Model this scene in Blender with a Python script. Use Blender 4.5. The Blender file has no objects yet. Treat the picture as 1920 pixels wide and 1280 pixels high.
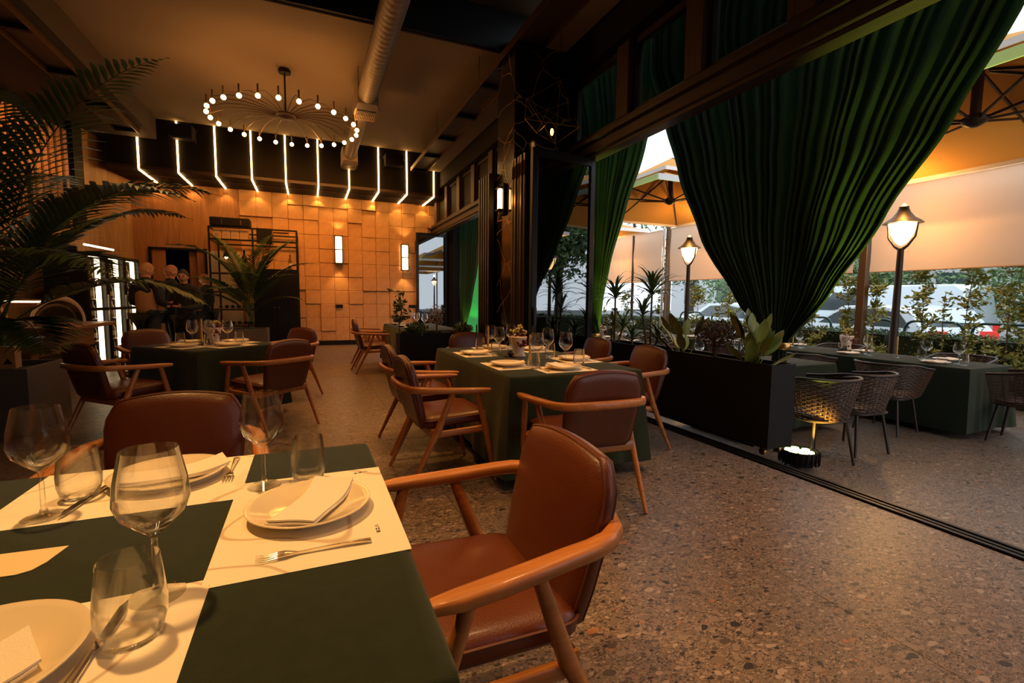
import bpy, math, random
from math import sin, cos, pi, radians, sqrt, atan2, hypot
from mathutils import Vector, Matrix, noise
random.seed(7)
SC = bpy.context.scene
COL = SC.collection
# ------------------------------------------------------------------ camera
cd = bpy.data.cameras.new('camera'); cd.sensor_width = 36; cd.lens = 16.749
cd.clip_start = .03; cd.clip_end = 300
cam = bpy.data.objects.new('camera', cd); COL.objects.link(cam)
YAW, PITCH, ROLL = .402853, .0891323, .0104194
F = Vector((sin(YAW)*cos(PITCH), cos(YAW)*cos(PITCH), -sin(PITCH)))
R = Vector((cos(YAW), -sin(YAW), 0)); U = R.cross(F)
R2 = R*cos(ROLL)+U*sin(ROLL); U2 = U*cos(ROLL)-R*sin(ROLL)
cam.matrix_world = Matrix(((R2.x, U2.x, -F.x, 0), (R2.y, U2.y, -F.y, 0), (R2.z, U2.z, -F.z, 1.25), (0, 0, 0, 1)))
SC.camera = cam
# ------------------------------------------------------------------ world, exposure
w = bpy.data.worlds.new('sky'); SC.world = w; w.use_nodes = True
bg = w.node_tree.nodes['Background']; bg.inputs[0].default_value = (.80, .90, 1.0, 1); bg.inputs[1].default_value = 2.6
SC.cycles.transparent_max_bounces = 24
SC.view_settings.view_transform = 'Standard'; SC.view_settings.look = 'None'
SC.view_settings.exposure = 0.0; SC.view_settings.gamma = 1; SC.view_settings.use_curve_mapping = False
WARM = (1.0, .36, .06); AMB = (1.0, .5, .16)
def light(kind, loc, energy, color=WARM, size=.1, aim=None, spot=None, blend=.6, name='lamp_or_fill', sy=None, spread=None, parent=None):
    d = bpy.data.lights.new(name, kind); d.energy = energy; d.color = color
    if kind == 'AREA':
        d.size = size
        if sy: d.shape = 'RECTANGLE'; d.size_y = sy
        if spread: d.spread = spread
    else: d.shadow_soft_size = size
    if kind == 'SPOT': d.spot_size = radians(spot or 70); d.spot_blend = blend
    o = bpy.data.objects.new(name, d); COL.objects.link(o); o.location = loc
    if aim is not None:
        o.rotation_euler = (Vector(aim)-Vector(loc)).to_track_quat('-Z', 'Y').to_euler()
    if parent: o.parent = parent
    return o
# spots for trough and ceiling fittings; the broad areas are added fills
light('SPOT', (-1.7, 6.6, 4.2), 130, (1, .46, .12), .08, (-2.1, 9.2, 1.4), 50, .8)  # added warm spot to brighten the group of people
light('SPOT', (-.9, 1.9, 4.1), 440, (1, .54, .17), .07, (-.25, 1.15, .75), 50, .8)
light('SPOT', (.3, .2, 4.1), 110, (1, .46, .12), .09, (.7, 1.3, .6), 60, .8)
light('SPOT', (2.35, 3.3, 4.1), 260, (1, .48, .13), .08, (1.7, 3.7, .75), 44, .8)
light('SPOT', (.9, 4.4, 4.2), 110, (1, .44, .11), .08, (.9, 3.6, .4), 60, .8)
light('SPOT', (-1.6, 6.4, 4.2), 150, (1, .5, .16), .08, (-.95, 5.7, .75), 60, .8)
light('SPOT', (-2.9, 9.4, 4.2), 90, (1, .42, .10), .06, (-4.3, 10.3, 3.3), 75, .7)
light('SPOT', (.9, 8.2, 4.1), 200, (1, .40, .08), .1, (.4, 7.4, 0), 80, .8)
light('SPOT', (1.7, .9, 4.1), 280, (1, .52, .22), .12, (2.2, .9, 0), 72, .9)
light('AREA', (.2, 10.6, 4.3), 45, WARM, 3.2, (.2, 13.3, 1.6), sy=.6, spread=radians(110))  # added fill towards the back wall, no fitting there
light('AREA', (.2, 4.2, 4.3), 38, (1, .42, .10), 3.0, (.2, 4.4, 0), sy=5, spread=radians(120))  # added overhead fill for the middle of the room

# ------------------------------------------------------------------ mesh builder
class MB:
    def __init__(s): s.v = []; s.f = []
    def add(s, vs, fs, M=None):
        o = len(s.v)
        s.v += [tuple(M @ Vector(p)) for p in vs] if M else [tuple(p) for p in vs]
        s.f += [tuple(i+o for i in f) for f in fs]; return s
    def box(s, x0, x1, y0, y1, z0, z1, M=None, bv=0):
        if bv:
            b = bv; vs = []; 
            for z, q in ((z0, b), (z0+b, 0), (z1-b, 0), (z1, b)):
                vs += [(x0+q+b*.0, y0+b+q*0, z), (x0+b, y0+q, z), (x1-b, y0+q, z), (x1-q, y0+b, z), (x1-q, y1-b, z), (x1-b, y1-q, z), (x0+b, y1-q, z), (x0+q, y1-b, z)]
            fs = [tuple(range(7, -1, -1)), tuple(range(24, 32))]
            for k in range(3):
                for i in range(8): j = (i+1) % 8; fs.append((k*8+i, k*8+j, k*8+8+j, k*8+8+i))
            return s.add(vs, fs, M)
        vs = [(x0, y0, z0), (x1, y0, z0), (x1, y1, z0), (x0, y1, z0), (x0, y0, z1), (x1, y0, z1), (x1, y1, z1), (x0, y1, z1)]
        return s.add(vs, [(3, 2, 1, 0), (4, 5, 6, 7), (0, 1, 5, 4), (1, 2, 6, 5), (2, 3, 7, 6), (3, 0, 4, 7)], M)
    def sweep(s, path, r, n=8, up=(0, 0, 1), p=2.0, cap=True, closed=False, M=None, rot=0):
        """r: radius, (w,h) or a list of those per point; superellipse power p"""
        P = [Vector(q) for q in path]; N = len(P); up = Vector(up)
        rr = r if isinstance(r, list) else [r]*N
        vs = []; side0 = None
        for i in range(N):
            a = P[i-1] if (i or closed) else P[0]; b = P[(i+1) % N] if (i < N-1 or closed) else P[-1]
            t = (b-a).normalized(); sd = t.cross(up)
            if sd.length < 1e-3: sd = side0 or t.cross(Vector((1, 0, 0)))
            sd.normalize(); side0 = sd; u = sd.cross(t)
            w, h = rr[i] if isinstance(rr[i], tuple) else (rr[i], rr[i])
            for k in range(n):
                a_ = 2*pi*(k+.5)/n+rot; c, q = cos(a_), sin(a_)
                c = math.copysign(abs(c)**(2/p), c); q = math.copysign(abs(q)**(2/p), q)
                vs.append(P[i]+sd*(w*c)+u*(h*q))
        fs = []
        for i in range(N if closed else N-1):
            j = (i+1) % N
            for k in range(n): l = (k+1) % n; fs.append((i*n+k, j*n+k, j*n+l, i*n+l))
        if cap and not closed: fs += [tuple(range(n)), tuple(range(N*n-1, (N-1)*n-1, -1))]
        return s.add(vs, fs, M)
    def cyl(s, a, b, r0, r1=None, n=10, M=None): return s.sweep([a, b], [r0, r0 if r1 is None else r1], n, M=M)
    def lathe(s, prof, n=20, c=(0, 0, 0), M=None, cap=True):
        vs = []; fs = []
        for r, z in prof:
            for k in range(n): a = 2*pi*k/n; vs.append((c[0]+r*cos(a), c[1]+r*sin(a), c[2]+z))
        for i in range(len(prof)-1):
            for k in range(n): l = (k+1) % n; fs.append((i*n+k, i*n+l, i*n+n+l, i*n+n+k))
        if cap: fs += [tuple(range(n-1, -1, -1)), tuple(range((len(prof)-1)*n, len(prof)*n))]
        return s.add(vs, fs, M)
    def ball(s, c, r, n=10, m=7, sc=(1, 1, 1), M=None):
        pr = [(max(r*sin(pi*i/m), r*.02), -r*cos(pi*i/m)) for i in range(m+1)]
        T = Matrix.Translation(c) @ Matrix.Diagonal((*sc, 1))
        return s.lathe(pr, n, M=(M @ T) if M else T)
    def prism(s, poly, z0, z1, M=None):
        n = len(poly); vs = [(x, y, z0) for x, y in poly]+[(x, y, z1) for x, y in poly]
        return s.add(vs, [tuple(range(n-1, -1, -1)), tuple(range(n, 2*n))]+[(i, (i+1) % n, n+(i+1) % n, n+i) for i in range(n)], M)
    def pad(s, outline, t, M=None, bend=0, rings=((.0, 0), (.5, 0), (.8, 0), (.94, .1), (1, .32)), crown=0):
        """soft cushion in the xy plane with an outline around its origin, thickness t along z"""
        n = len(outline); vs = []; fs = []
        seq = [(k, t*(.5-d)) for k, d in rings]+[(k, -t*(.5-d)) for k, d in reversed(rings)]
        for k, z in seq:
            for x, y in outline:
                X, Y = x*max(k, .02), y*max(k, .02)
                cr = crown*(1-k*k)*(1 if z > 0 else 0)
                vs.append((X, Y, z+cr+bend*X*X))
        for i in range(len(seq)-1):
            for k in range(n): l = (k+1) % n; fs.append((i*n+k, i*n+l, i*n+n+l, i*n+n+k))
        fs += [tuple(range(n-1, -1, -1)), tuple(range((len(seq)-1)*n, len(seq)*n))]
        return s.add(vs, fs, M)
    def data(s, name, mat=None, smooth=False):
        me = bpy.data.meshes.new(name); me.from_pydata(s.v, [], s.f)
        if mat: me.materials.append(mat)
        if smooth:
            me.polygons.foreach_set('use_smooth', [True]*len(me.polygons))
            try: me.set_sharp_from_angle(angle=radians(50 if smooth is True else smooth))
            except Exception: pass
        me.update(); return me
def obj(name, mb, mat, parent=None, smooth=False, label=None, kind=None, loc=None, rot=None):
    me = mb.data(name, mat, smooth) if isinstance(mb, MB) else mb
    o = bpy.data.objects.new(name, me); COL.objects.link(o)
    if parent: o.parent = parent
    if label: o['label'] = label
    if kind: o['kind'] = kind
    if loc: o.location = loc
    if rot: o.rotation_euler = rot
    return o
def tag(o, label, cat, group=None):
    o['label'] = label; o['category'] = cat
    if group: o['group'] = group
    return o
def thing(name, label, cat, loc=(0, 0, 0), rz=0, group=None):
    o = bpy.data.objects.new(name, None); COL.objects.link(o); o.empty_display_size = .1
    o.location = loc; o.rotation_euler = (0, 0, rz); return tag(o, label, cat, group)
def struct(name, mb, mat, parent=None, smooth=False): return obj(name, mb, mat, parent, smooth, kind='structure')
def dup(root, label, loc=None, rz=None, group=None, scale=None):
    kids = {}
    for o in root.children: kids[o] = list(o.children)
    r = root.copy(); COL.objects.link(r); r['label'] = label
    if loc is not None: r.location = loc
    if rz is not None: r.rotation_euler = (0, 0, rz)
    if group: r['group'] = group
    if scale: r.scale = (scale,)*3
    for c, gs in kids.items():
        d = c.copy(); COL.objects.link(d); d.parent = r
        for g in gs: e = g.copy(); COL.objects.link(e); e.parent = d
    return r
def T(x=0, y=0, z=0, rx=0, ry=0, rz=0):
    return Matrix.Translation((x, y, z)) @ Matrix.Rotation(rz, 4, 'Z') @ Matrix.Rotation(ry, 4, 'Y') @ Matrix.Rotation(rx, 4, 'X')
def rrect(w, h, r, n=5):
    pts = []
    for cx, cy, a0 in ((w/2-r, h/2-r, 0), (-w/2+r, h/2-r, 90), (-w/2+r, -h/2+r, 180), (w/2-r, -h/2+r, 270)):
        for i in range(n+1): a = radians(a0+90*i/n); pts.append((cx+r*cos(a), cy+r*sin(a)))
    return pts

# ------------------------------------------------------------------ materials
def nt(name):
    m = bpy.data.materials.new(name); m.use_nodes = True; t = m.node_tree
    return m, t, t.nodes['Principled BSDF']
def L(t, a, b): t.links.new(a, b)
def mat(name, col, rough=.5, metal=0, emit=None, es=0, bump=0, bs=60, var=0, vs=6, spec=None, trans=0, coat=0, sheen=0, sub=0):
    m, t, b = nt(name)
    b.inputs['Base Color'].default_value = (*col, 1); b.inputs['Roughness'].default_value = rough; b.inputs['Metallic'].default_value = metal
    if spec is not None: b.inputs['Specular IOR Level'].default_value = spec
    if emit: b.inputs['Emission Color'].default_value = (*emit, 1); b.inputs['Emission Strength'].default_value = es
    if trans: b.inputs['Transmission Weight'].default_value = trans
    if coat: b.inputs['Coat Weight'].default_value = coat; b.inputs['Coat Roughness'].default_value = .15
    if sheen: b.inputs['Sheen Weight'].default_value = sheen
    tc = t.nodes.new('ShaderNodeTexCoord')
    if var:
        n = t.nodes.new('ShaderNodeTexNoise'); n.inputs['Scale'].default_value = vs; n.inputs['Detail'].default_value = 4
        L(t, tc.outputs['Object'], n.inputs['Vector'])
        mx = t.nodes.new('ShaderNodeMix'); mx.data_type = 'RGBA'
        mx.inputs['A'].default_value = (*[c*(1-var) for c in col], 1); mx.inputs['B'].default_value = (*[min(1, c*(1+var)) for c in col], 1)
        L(t, n.outputs['Fac'], mx.inputs['Factor']); L(t, mx.outputs['Result'], b.inputs['Base Color'])
    if bump:
        n = t.nodes.new('ShaderNodeTexNoise'); n.inputs['Scale'].default_value = bs; n.inputs['Detail'].default_value = 3
        L(t, tc.outputs['Object'], n.inputs['Vector'])
        bp = t.nodes.new('ShaderNodeBump'); bp.inputs['Strength'].default_value = bump; bp.inputs['Distance'].default_value = .004
        L(t, n.outputs['Fac'], bp.inputs['Height']); L(t, bp.outputs['Normal'], b.inputs['Normal'])
    return m
def wood(name, c1, c2, rough=.4, axis=1, scale=9, coat=0, obj_rand=False):
    m, t, b = nt(name); tc = t.nodes.new('ShaderNodeTexCoord'); mp = t.nodes.new('ShaderNodeMapping')
    sc = [scale*3]*3; sc[axis] = scale*.18; mp.inputs['Scale'].default_value = sc
    L(t, tc.outputs['Object'], mp.inputs['Vector'])
    if obj_rand:
        oi = t.nodes.new('ShaderNodeObjectInfo'); mu = t.nodes.new('ShaderNodeMath'); mu.operation = 'MULTIPLY'; mu.inputs[1].default_value = 37
        L(t, oi.outputs['Random'], mu.inputs[0]); L(t, mu.outputs[0], mp.inputs['Location'])
    n = t.nodes.new('ShaderNodeTexNoise'); n.inputs['Scale'].default_value = 1.3; n.inputs['Detail'].default_value = 7; n.inputs['Distortion'].default_value = 1.2
    L(t, mp.outputs[0], n.inputs['Vector'])
    r = t.nodes.new('ShaderNodeValToRGB'); r.color_ramp.elements[0].position = .3; r.color_ramp.elements[0].color = (*c1, 1)
    r.color_ramp.elements[1].position = .7; r.color_ramp.elements[1].color = (*c2, 1)
    L(t, n.outputs['Fac'], r.inputs[0]); L(t, r.outputs[0], b.inputs['Base Color'])
    b.inputs['Roughness'].default_value = rough
    if coat: b.inputs['Coat Weight'].default_value = coat
    bp = t.nodes.new('ShaderNodeBump'); bp.inputs['Strength'].default_value = .15; bp.inputs['Distance'].default_value = .002
    L(t, n.outputs['Fac'], bp.inputs['Height']); L(t, bp.outputs['Normal'], b.inputs['Normal'])
    return m
def terrazzo():
    m, t, b = nt('terrazzo'); geo = t.nodes.new('ShaderNodeNewGeometry')
    nz = t.nodes.new('ShaderNodeTexNoise'); nz.inputs['Scale'].default_value = 14; nz.inputs['Detail'].default_value = 3
    L(t, geo.outputs['Position'], nz.inputs['Vector'])
    ad = t.nodes.new('ShaderNodeVectorMath'); ad.operation = 'MULTIPLY_ADD'; ad.inputs[1].default_value = (.03, .03, 0)
    L(t, nz.outputs['Color'], ad.inputs[0]); L(t, geo.outputs['Position'], ad.inputs[2])
    fine = t.nodes.new('ShaderNodeTexNoise'); fine.inputs['Scale'].default_value = 90; fine.inputs['Detail'].default_value = 5
    L(t, geo.outputs['Position'], fine.inputs['Vector'])
    r0 = t.nodes.new('ShaderNodeValToRGB'); r0.color_ramp.elements[0].position = .35; r0.color_ramp.elements[0].color = (.10, .072, .052, 1)
    r0.color_ramp.elements[1].position = .68; r0.color_ramp.elements[1].color = (.26, .195, .15, 1)
    L(t, fine.outputs['Fac'], r0.inputs[0]); cur = r0.outputs[0]
    pal = [(.0, (.035, .03, .028)), (.14, (.085, .066, .054)), (.34, (.17, .128, .098)), (.58, (.25, .19, .145)), (.86, (.35, .275, .21)), (.975, (.33, .15, .07))]
    for sc, th, soft, rot, keep in ((150, .5, .1, .3, .25), (70, .46, .08, 1.0, .42), (31, .42, .05, .6, .60), (15, .36, .03, .4, .80)):
        mp = t.nodes.new('ShaderNodeMapping'); mp.inputs['Rotation'].default_value = (0, 0, rot); mp.inputs['Scale'].default_value = (1, 1.7, 1); mp.inputs['Location'].default_value = (sc, 0, 0)
        L(t, ad.outputs[0], mp.inputs['Vector'])
        v = t.nodes.new('ShaderNodeTexVoronoi'); v.voronoi_dimensions = '2D'; v.inputs['Scale'].default_value = sc; L(t, mp.outputs[0], v.inputs['Vector'])
        sp = t.nodes.new('ShaderNodeSeparateColor'); L(t, v.outputs['Color'], sp.inputs[0])
        rp = t.nodes.new('ShaderNodeValToRGB'); rp.color_ramp.interpolation = 'CONSTANT'
        e = rp.color_ramp.elements; e[0].position = 0; e[0].color = (*pal[0][1], 1); e[1].position = pal[1][0]; e[1].color = (*pal[1][1], 1)
        for p_, c in pal[2:]: k = e.new(p_); k.color = (*c, 1)
        L(t, sp.outputs[0], rp.inputs[0])
        ms = t.nodes.new('ShaderNodeMapRange'); ms.inputs['From Min'].default_value = th; ms.inputs['From Max'].default_value = th-soft
        L(t, v.outputs['Distance'], ms.inputs['Value'])
        gt = t.nodes.new('ShaderNodeMath'); gt.operation = 'GREATER_THAN'; gt.inputs[1].default_value = keep; L(t, sp.outputs[1], gt.inputs[0])
        mu = t.nodes.new('ShaderNodeMath'); mu.operation = 'MULTIPLY'; L(t, ms.outputs[0], mu.inputs[0]); L(t, gt.outputs[0], mu.inputs[1])
        mx = t.nodes.new('ShaderNodeMix'); mx.data_type = 'RGBA'; L(t, mu.outputs[0], mx.inputs['Factor']); L(t, cur, mx.inputs['A']); L(t, rp.outputs[0], mx.inputs['B'])
        cur = mx.outputs['Result']
    L(t, cur, b.inputs['Base Color']); b.inputs['Roughness'].default_value = .38; b.inputs['Specular IOR Level'].default_value = .4
    return m
def marble():
    m, t, b = nt('black_marble'); geo = t.nodes.new('ShaderNodeNewGeometry')
    nz = t.nodes.new('ShaderNodeTexNoise'); nz.inputs['Scale'].default_value = 1.2; nz.inputs['Detail'].default_value = 3; L(t, geo.outputs['Position'], nz.inputs['Vector'])
    ad = t.nodes.new('ShaderNodeVectorMath'); ad.operation = 'MULTIPLY_ADD'; ad.inputs[1].default_value = (.5, .5, .5); L(t, nz.outputs['Color'], ad.inputs[0]); L(t, geo.outputs['Position'], ad.inputs[2])
    v = t.nodes.new('ShaderNodeTexVoronoi'); v.feature = 'DISTANCE_TO_EDGE'; v.inputs['Scale'].default_value = 2.1; L(t, ad.outputs[0], v.inputs['Vector'])
    r = t.nodes.new('ShaderNodeValToRGB'); r.color_ramp.elements[0].color = (.42, .25, .13, 1); r.color_ramp.elements[0].position = 0
    r.color_ramp.elements[1].color = (.008, .006, .005, 1); r.color_ramp.elements[1].position = .012
    L(t, v.outputs['Distance'], r.inputs[0]); L(t, r.outputs[0], b.inputs['Base Color']); b.inputs['Roughness'].default_value = .12
    return m
def pane_mat(name, tint, refl, rough=0, fp=5):
    m, t, b = nt(name); t.nodes.remove(b); out = t.nodes['Material Output']
    tr = t.nodes.new('ShaderNodeBsdfTransparent'); tr.inputs[0].default_value = (*tint, 1)
    gl = t.nodes.new('ShaderNodeBsdfGlossy'); gl.inputs['Roughness'].default_value = rough
    lw = t.nodes.new('ShaderNodeLayerWeight'); pw = t.nodes.new('ShaderNodeMath'); pw.operation = 'POWER'; pw.inputs[1].default_value = fp
    L(t, lw.outputs['Facing'], pw.inputs[0])
    ma = t.nodes.new('ShaderNodeMath'); ma.operation = 'MULTIPLY_ADD'; ma.inputs[1].default_value = .9; ma.inputs[2].default_value = refl; ma.use_clamp = True
    L(t, pw.outputs[0], ma.inputs[0])
    mx = t.nodes.new('ShaderNodeMixShader'); L(t, ma.outputs[0], mx.inputs[0]); L(t, tr.outputs[0], mx.inputs[1]); L(t, gl.outputs[0], mx.inputs[2]); L(t, mx.outputs[0], out.inputs[0])
    return m
def cloth_trans(name, col, tcol, k=.3, stripe=0, rough=.9, weave=0):
    m, t, b = nt(name); out = t.nodes['Material Output']; b.inputs['Base Color'].default_value = (*col, 1); b.inputs['Roughness'].default_value = rough
    b.inputs['Specular IOR Level'].default_value = .15
    tr = t.nodes.new('ShaderNodeBsdfTranslucent'); tr.inputs[0].default_value = (*tcol, 1)
    mx = t.nodes.new('ShaderNodeMixShader'); mx.inputs[0].default_value = k
    L(t, b.outputs[0], mx.inputs[1]); L(t, tr.outputs[0], mx.inputs[2]); L(t, mx.outputs[0], out.inputs[0])
    tc = t.nodes.new('ShaderNodeTexCoord'); n = t.nodes.new('ShaderNodeTexNoise'); n.inputs['Scale'].default_value = 260; L(t, tc.outputs['Object'], n.inputs['Vector'])
    bp = t.nodes.new('ShaderNodeBump'); bp.inputs['Strength'].default_value = .2; bp.inputs['Distance'].default_value = .001; L(t, n.outputs['Fac'], bp.inputs['Height']); L(t, bp.outputs['Normal'], b.inputs['Normal'])
    return m
M_TER = terrazzo(); M_MARB = marble()
M_WALL = mat('warm_plaster', (.42, .27, .15), .85, bump=.3, bs=30)
M_TILE = mat('sand_wall_tile', (.56, .29, .105), .75, var=.25, vs=9, bump=.5, bs=45)
M_VEN = wood('oak_veneer', (.28, .11, .032), (.44, .20, .065), .5, 2, 5, obj_rand=True)
M_VEN2 = wood('smoked_veneer', (.26, .13, .05), (.42, .24, .10), .5, 2, 4, obj_rand=True)
M_SLAT = wood('slat_wood', (.42, .17, .07), (.62, .30, .13), .5, 2, 6, obj_rand=True)
M_CEIL = mat('taupe_ceiling', (.22, .165, .115), .9, var=.06, vs=1.5, bump=.2, bs=20)
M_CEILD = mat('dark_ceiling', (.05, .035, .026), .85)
M_BLACK = mat('black_paint', (.006, .005, .0045), .6, spec=.25)
M_BLKM = mat('black_metal', (.012, .011, .011), .38, .4)
M_SOFF = mat('soffit_black', (.007, .005, .004), .75, spec=.2)
M_DWOOD = wood('dark_beam_wood', (.022, .011, .007), (.045, .022, .012), .5, 1, 5)
M_POST = wood('post_wood', (.05, .024, .012), (.09, .045, .022), .5, 2, 5)
M_LEATH = mat('cognac_leather', (.105, .024, .007), .38, bump=.25, bs=180, var=.18, vs=7, coat=.08)
M_PIPE = mat('leather_piping', (.10, .026, .010), .45)
M_CWOOD = wood('chair_walnut', (.36, .125, .03), (.52, .20, .05), .36, 1, 9, coat=.15)
M_CLOTH = mat('green_tablecloth', (.022, .030, .015), .95, bump=.35, bs=420, var=.25, vs=30, spec=.1, sheen=.15)
M_CER = mat('cream_ceramic', (.78, .66, .47), .12, coat=.5)
M_NAP = mat('ivory_napkin', (.86, .78, .66), .95, bump=.3, bs=300)
M_STEEL = mat('cutlery_steel', (.72, .68, .64), .16, 1)
M_SILV = mat('galvanised_duct', (.22, .17, .125), .55, .35, var=.15)
def glassware():
    m, t, p = nt('clear_glass'); t.nodes.remove(p); out = t.nodes['Material Output']; lw = t.nodes.new('ShaderNodeLayerWeight')
    tr = t.nodes.new('ShaderNodeBsdfTransparent'); tr.inputs[0].default_value = (.985, .985, .98, 1)
    gl = t.nodes.new('ShaderNodeBsdfGlass'); gl.inputs['Roughness'].default_value = 0; gl.inputs['IOR'].default_value = 1.45
    mr = t.nodes.new('ShaderNodeMapRange'); mr.interpolation_type = 'SMOOTHSTEP'; mr.inputs['From Min'].default_value = .25; mr.inputs['From Max'].default_value = .85
    mr.inputs['To Min'].default_value = .10; mr.inputs['To Max'].default_value = .95; L(t, lw.outputs['Facing'], mr.inputs['Value'])
    mx = t.nodes.new('ShaderNodeMixShader'); L(t, mr.outputs[0], mx.inputs[0]); L(t, tr.outputs[0], mx.inputs[1]); L(t, gl.outputs[0], mx.inputs[2]); L(t, mx.outputs[0], out.inputs[0]); return m
M_GLASS = glassware()
M_CURT = cloth_trans('green_curtain', (.030, .047, .022), (.02, .09, .03), .07)
M_CANV = cloth_trans('tan_canvas', (.58, .27, .06), (.50, .2, .03), .14)
M_VAL = mat('pale_valance', (.80, .79, .78), .8)
M_BLIND = cloth_trans('tan_blind', (.64, .46, .33), (.60, .42, .30), .35)
M_LEAF = mat('palm_leaf', (.045, .085, .018), .42, var=.3, vs=3)
M_LEAF2 = mat('glossy_leaf', (.065, .11, .02), .35, var=.4, vs=5)
M_LEAFY = mat('olive_leaf', (.24, .25, .04), .45, var=.4, vs=4)
M_LEAFL = mat('broad_leaf', (.20, .22, .035), .38, var=.35, vs=6)
M_LEAFR = mat('russet_leaf', (.10, .045, .02), .6, var=.4, vs=9)
M_STEM = mat('woody_stem', (.12, .075, .04), .8, bump=.4)
M_PLAN = mat('planter_black', (.006, .005, .0045), .6, spec=.25)
M_GREY = mat('planter_stone', (.12, .085, .06), .85, bump=.5, bs=40)
M_SOIL = mat('soil', (.02, .014, .01), .95, bump=1, bs=60)
M_BRASS = mat('brass', (.65, .38, .12), .3, 1)
M_BRZ = mat('bronze_metal', (.14, .08, .04), .4, .8)
M_LED = mat('led_warm', (1, .8, .5), .5, emit=(1, .52, .15), es=18)
M_BULB = mat('bulb_glow', (1, .8, .5), .5, emit=(1, .60, .22), es=20)
M_BULB2 = mat('sconce_glow', (1, .8, .5), .5, emit=(1, .66, .30), es=9)
M_COOL = mat('case_glow', (1, 1, 1), .5, emit=(1, .74, .44), es=5)
M_GLOBE = pane_mat('lantern_glass', (1, .97, .9), .02); _t = M_GLOBE.node_tree; _e = _t.nodes.new('ShaderNodeEmission'); _e.inputs[0].default_value = (1, .62, .27, 1); _e.inputs[1].default_value = 2.2
_a = _t.nodes.new('ShaderNodeAddShader'); _o = _t.nodes['Material Output']; L(_t, _o.inputs[0].links[0].from_socket, _a.inputs[0]); L(_t, _e.outputs[0], _a.inputs[1]); L(_t, _a.outputs[0], _o.inputs[0])
M_LAMP = mat('lamp_iron', (.035, .02, .013), .5, .3)
M_WICK = mat('brown_wicker', (.07, .034, .019), .5, var=.3, vs=30, bump=.3)
M_WLEG = mat('brown_aluminium', (.06, .043, .036), .4, .5)
M_CAND = mat('gold_candle', (.62, .36, .08), .35, .35)
M_CANG = mat('green_candle', (.012, .04, .03), .4)
M_CANW = mat('cream_candle', (.75, .62, .35), .5)
M_GRR = mat('red_grape', (.12, .018, .01), .25); M_GRY = mat('golden_grape', (.50, .38, .06), .25); M_GRB = mat('dark_grape', (.012, .006, .012), .25)
M_VASE = mat('white_ceramic', (.72, .55, .42), .35, bump=.5, bs=60)
M_SKIN = mat('skin', (.50, .22, .11), .5); M_HAIR = mat('dark_hair', (.014, .009, .006), .6)
M_SHAV = mat('shaven_scalp', (.34, .15, .08), .6)
M_VEST = mat('tan_vest', (.34, .17, .065), .8, bump=.4); M_DARK = mat('black_shirt', (.008, .008, .009), .8, bump=.3)
M_CWHITE = mat('white_car_paint', (.62, .70, .74), .25, coat=.6); M_CGLS = mat('car_glass', (.03, .045, .05), .08)
M_CDARK = mat('dark_car_paint', (.02, .03, .045), .25, coat=.6); M_TYRE = mat('tyre', (.012, .012, .012), .8)
M_RED = mat('tail_light_red', (.5, .015, .01), .3, emit=(1, .05, .02), es=.4)
M_FENCE = mat('green_rail', (.01, .055, .045), .4)
M_HEDGE = mat('hedge_leaf', (.05, .095, .02), .6, var=.5, vs=12)
M_TREE = mat('tree_leaf', (.12, .19, .07), .6, var=.5, vs=2)
M_BARK = mat('bark', (.10, .075, .055), .9, bump=1, bs=20)
M_PANE = pane_mat('tinted_pane', (.55, .60, .58), .02)
M_MIRR = pane_mat('door_pane', (.30, .33, .31), .26)
M_CASE = pane_mat('case_pane', (.92, .94, .93), .03)
M_ASPH = mat('asphalt', (.10, .10, .10), .9, bump=.4)
M_BLDG = mat('far_render', (.42, .42, .42), .8); M_CTR = wood('counter_wood', (.19, .07, .025), (.33, .135, .05), .35, 1, 5, coat=.2)
M_PAPER = None
def paper():
    m, t, b = nt('printed_placemat'); tc = t.nodes.new('ShaderNodeTexCoord')
    wv = t.nodes.new('ShaderNodeTexWave'); wv.wave_type = 'RINGS'; wv.rings_direction = 'Z'; wv.inputs['Scale'].default_value = 2.2; wv.inputs['Distortion'].default_value = 9; wv.inputs['Detail'].default_value = 1; wv.inputs['Detail Scale'].default_value = 1.6
    L(t, tc.outputs['Object'], wv.inputs['Vector'])
    r = t.nodes.new('ShaderNodeValToRGB'); e = r.color_ramp.elements; e[0].position = 0; e[0].color = (.60, .47, .33, 1); e[1].position = .035; e[1].color = (.86, .78, .62, 1)
    L(t, wv.outputs['Fac'], r.inputs[0]); L(t, r.outputs[0], b.inputs['Base Color']); b.inputs['Roughness'].default_value = .8
    return m
M_PAPER = paper()
M_INK = mat('printed_ink', (.10, .07, .05), .8)
# ================================================================== SETTING
ZT = -.18                                   # the terrace lies a step lower
fl = struct('floor', MB().box(-7.6, 3.2, -3, 13.5, -.12, -.022), M_BLACK)
slab = MB().box(-.599, .599, -.599, .599, -.02, 0, bv=.0015).data('slab', M_TER)
for i in range(9):
    for j in range(14):
        x = 2.58-1.2*i; y = -2.4+1.2*j
        if x < -4.2 and y < 3: continue
        obj('slab', slab, None, fl, kind='structure', loc=(x, y, 0))
tf = struct('terrace_floor', MB().box(3.3, 8.6, -12, 16, ZT-.12, ZT-.022), M_BLACK)
for i in range(5):
    for j in range(20):
        x = 3.93+1.2*i; y = -8.4+1.2*j
        if i == 4: x = 8.73
        obj('slab', slab, None, tf, kind='structure', loc=(x if i < 4 else 8.731, y, ZT))
struct('ground', MB().box(9.33, 60, -40, 60, -.4, -.3), M_ASPH)
tr = MB().box(3.19, 3.215, -3, 5.1, 0, .012).box(3.24, 3.26, -3, 5.1, 0, .010).box(3.285, 3.31, -3, 13.3, -.2, .012).box(3.19, 3.30, -3, 13.3, -.12, .003)
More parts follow.
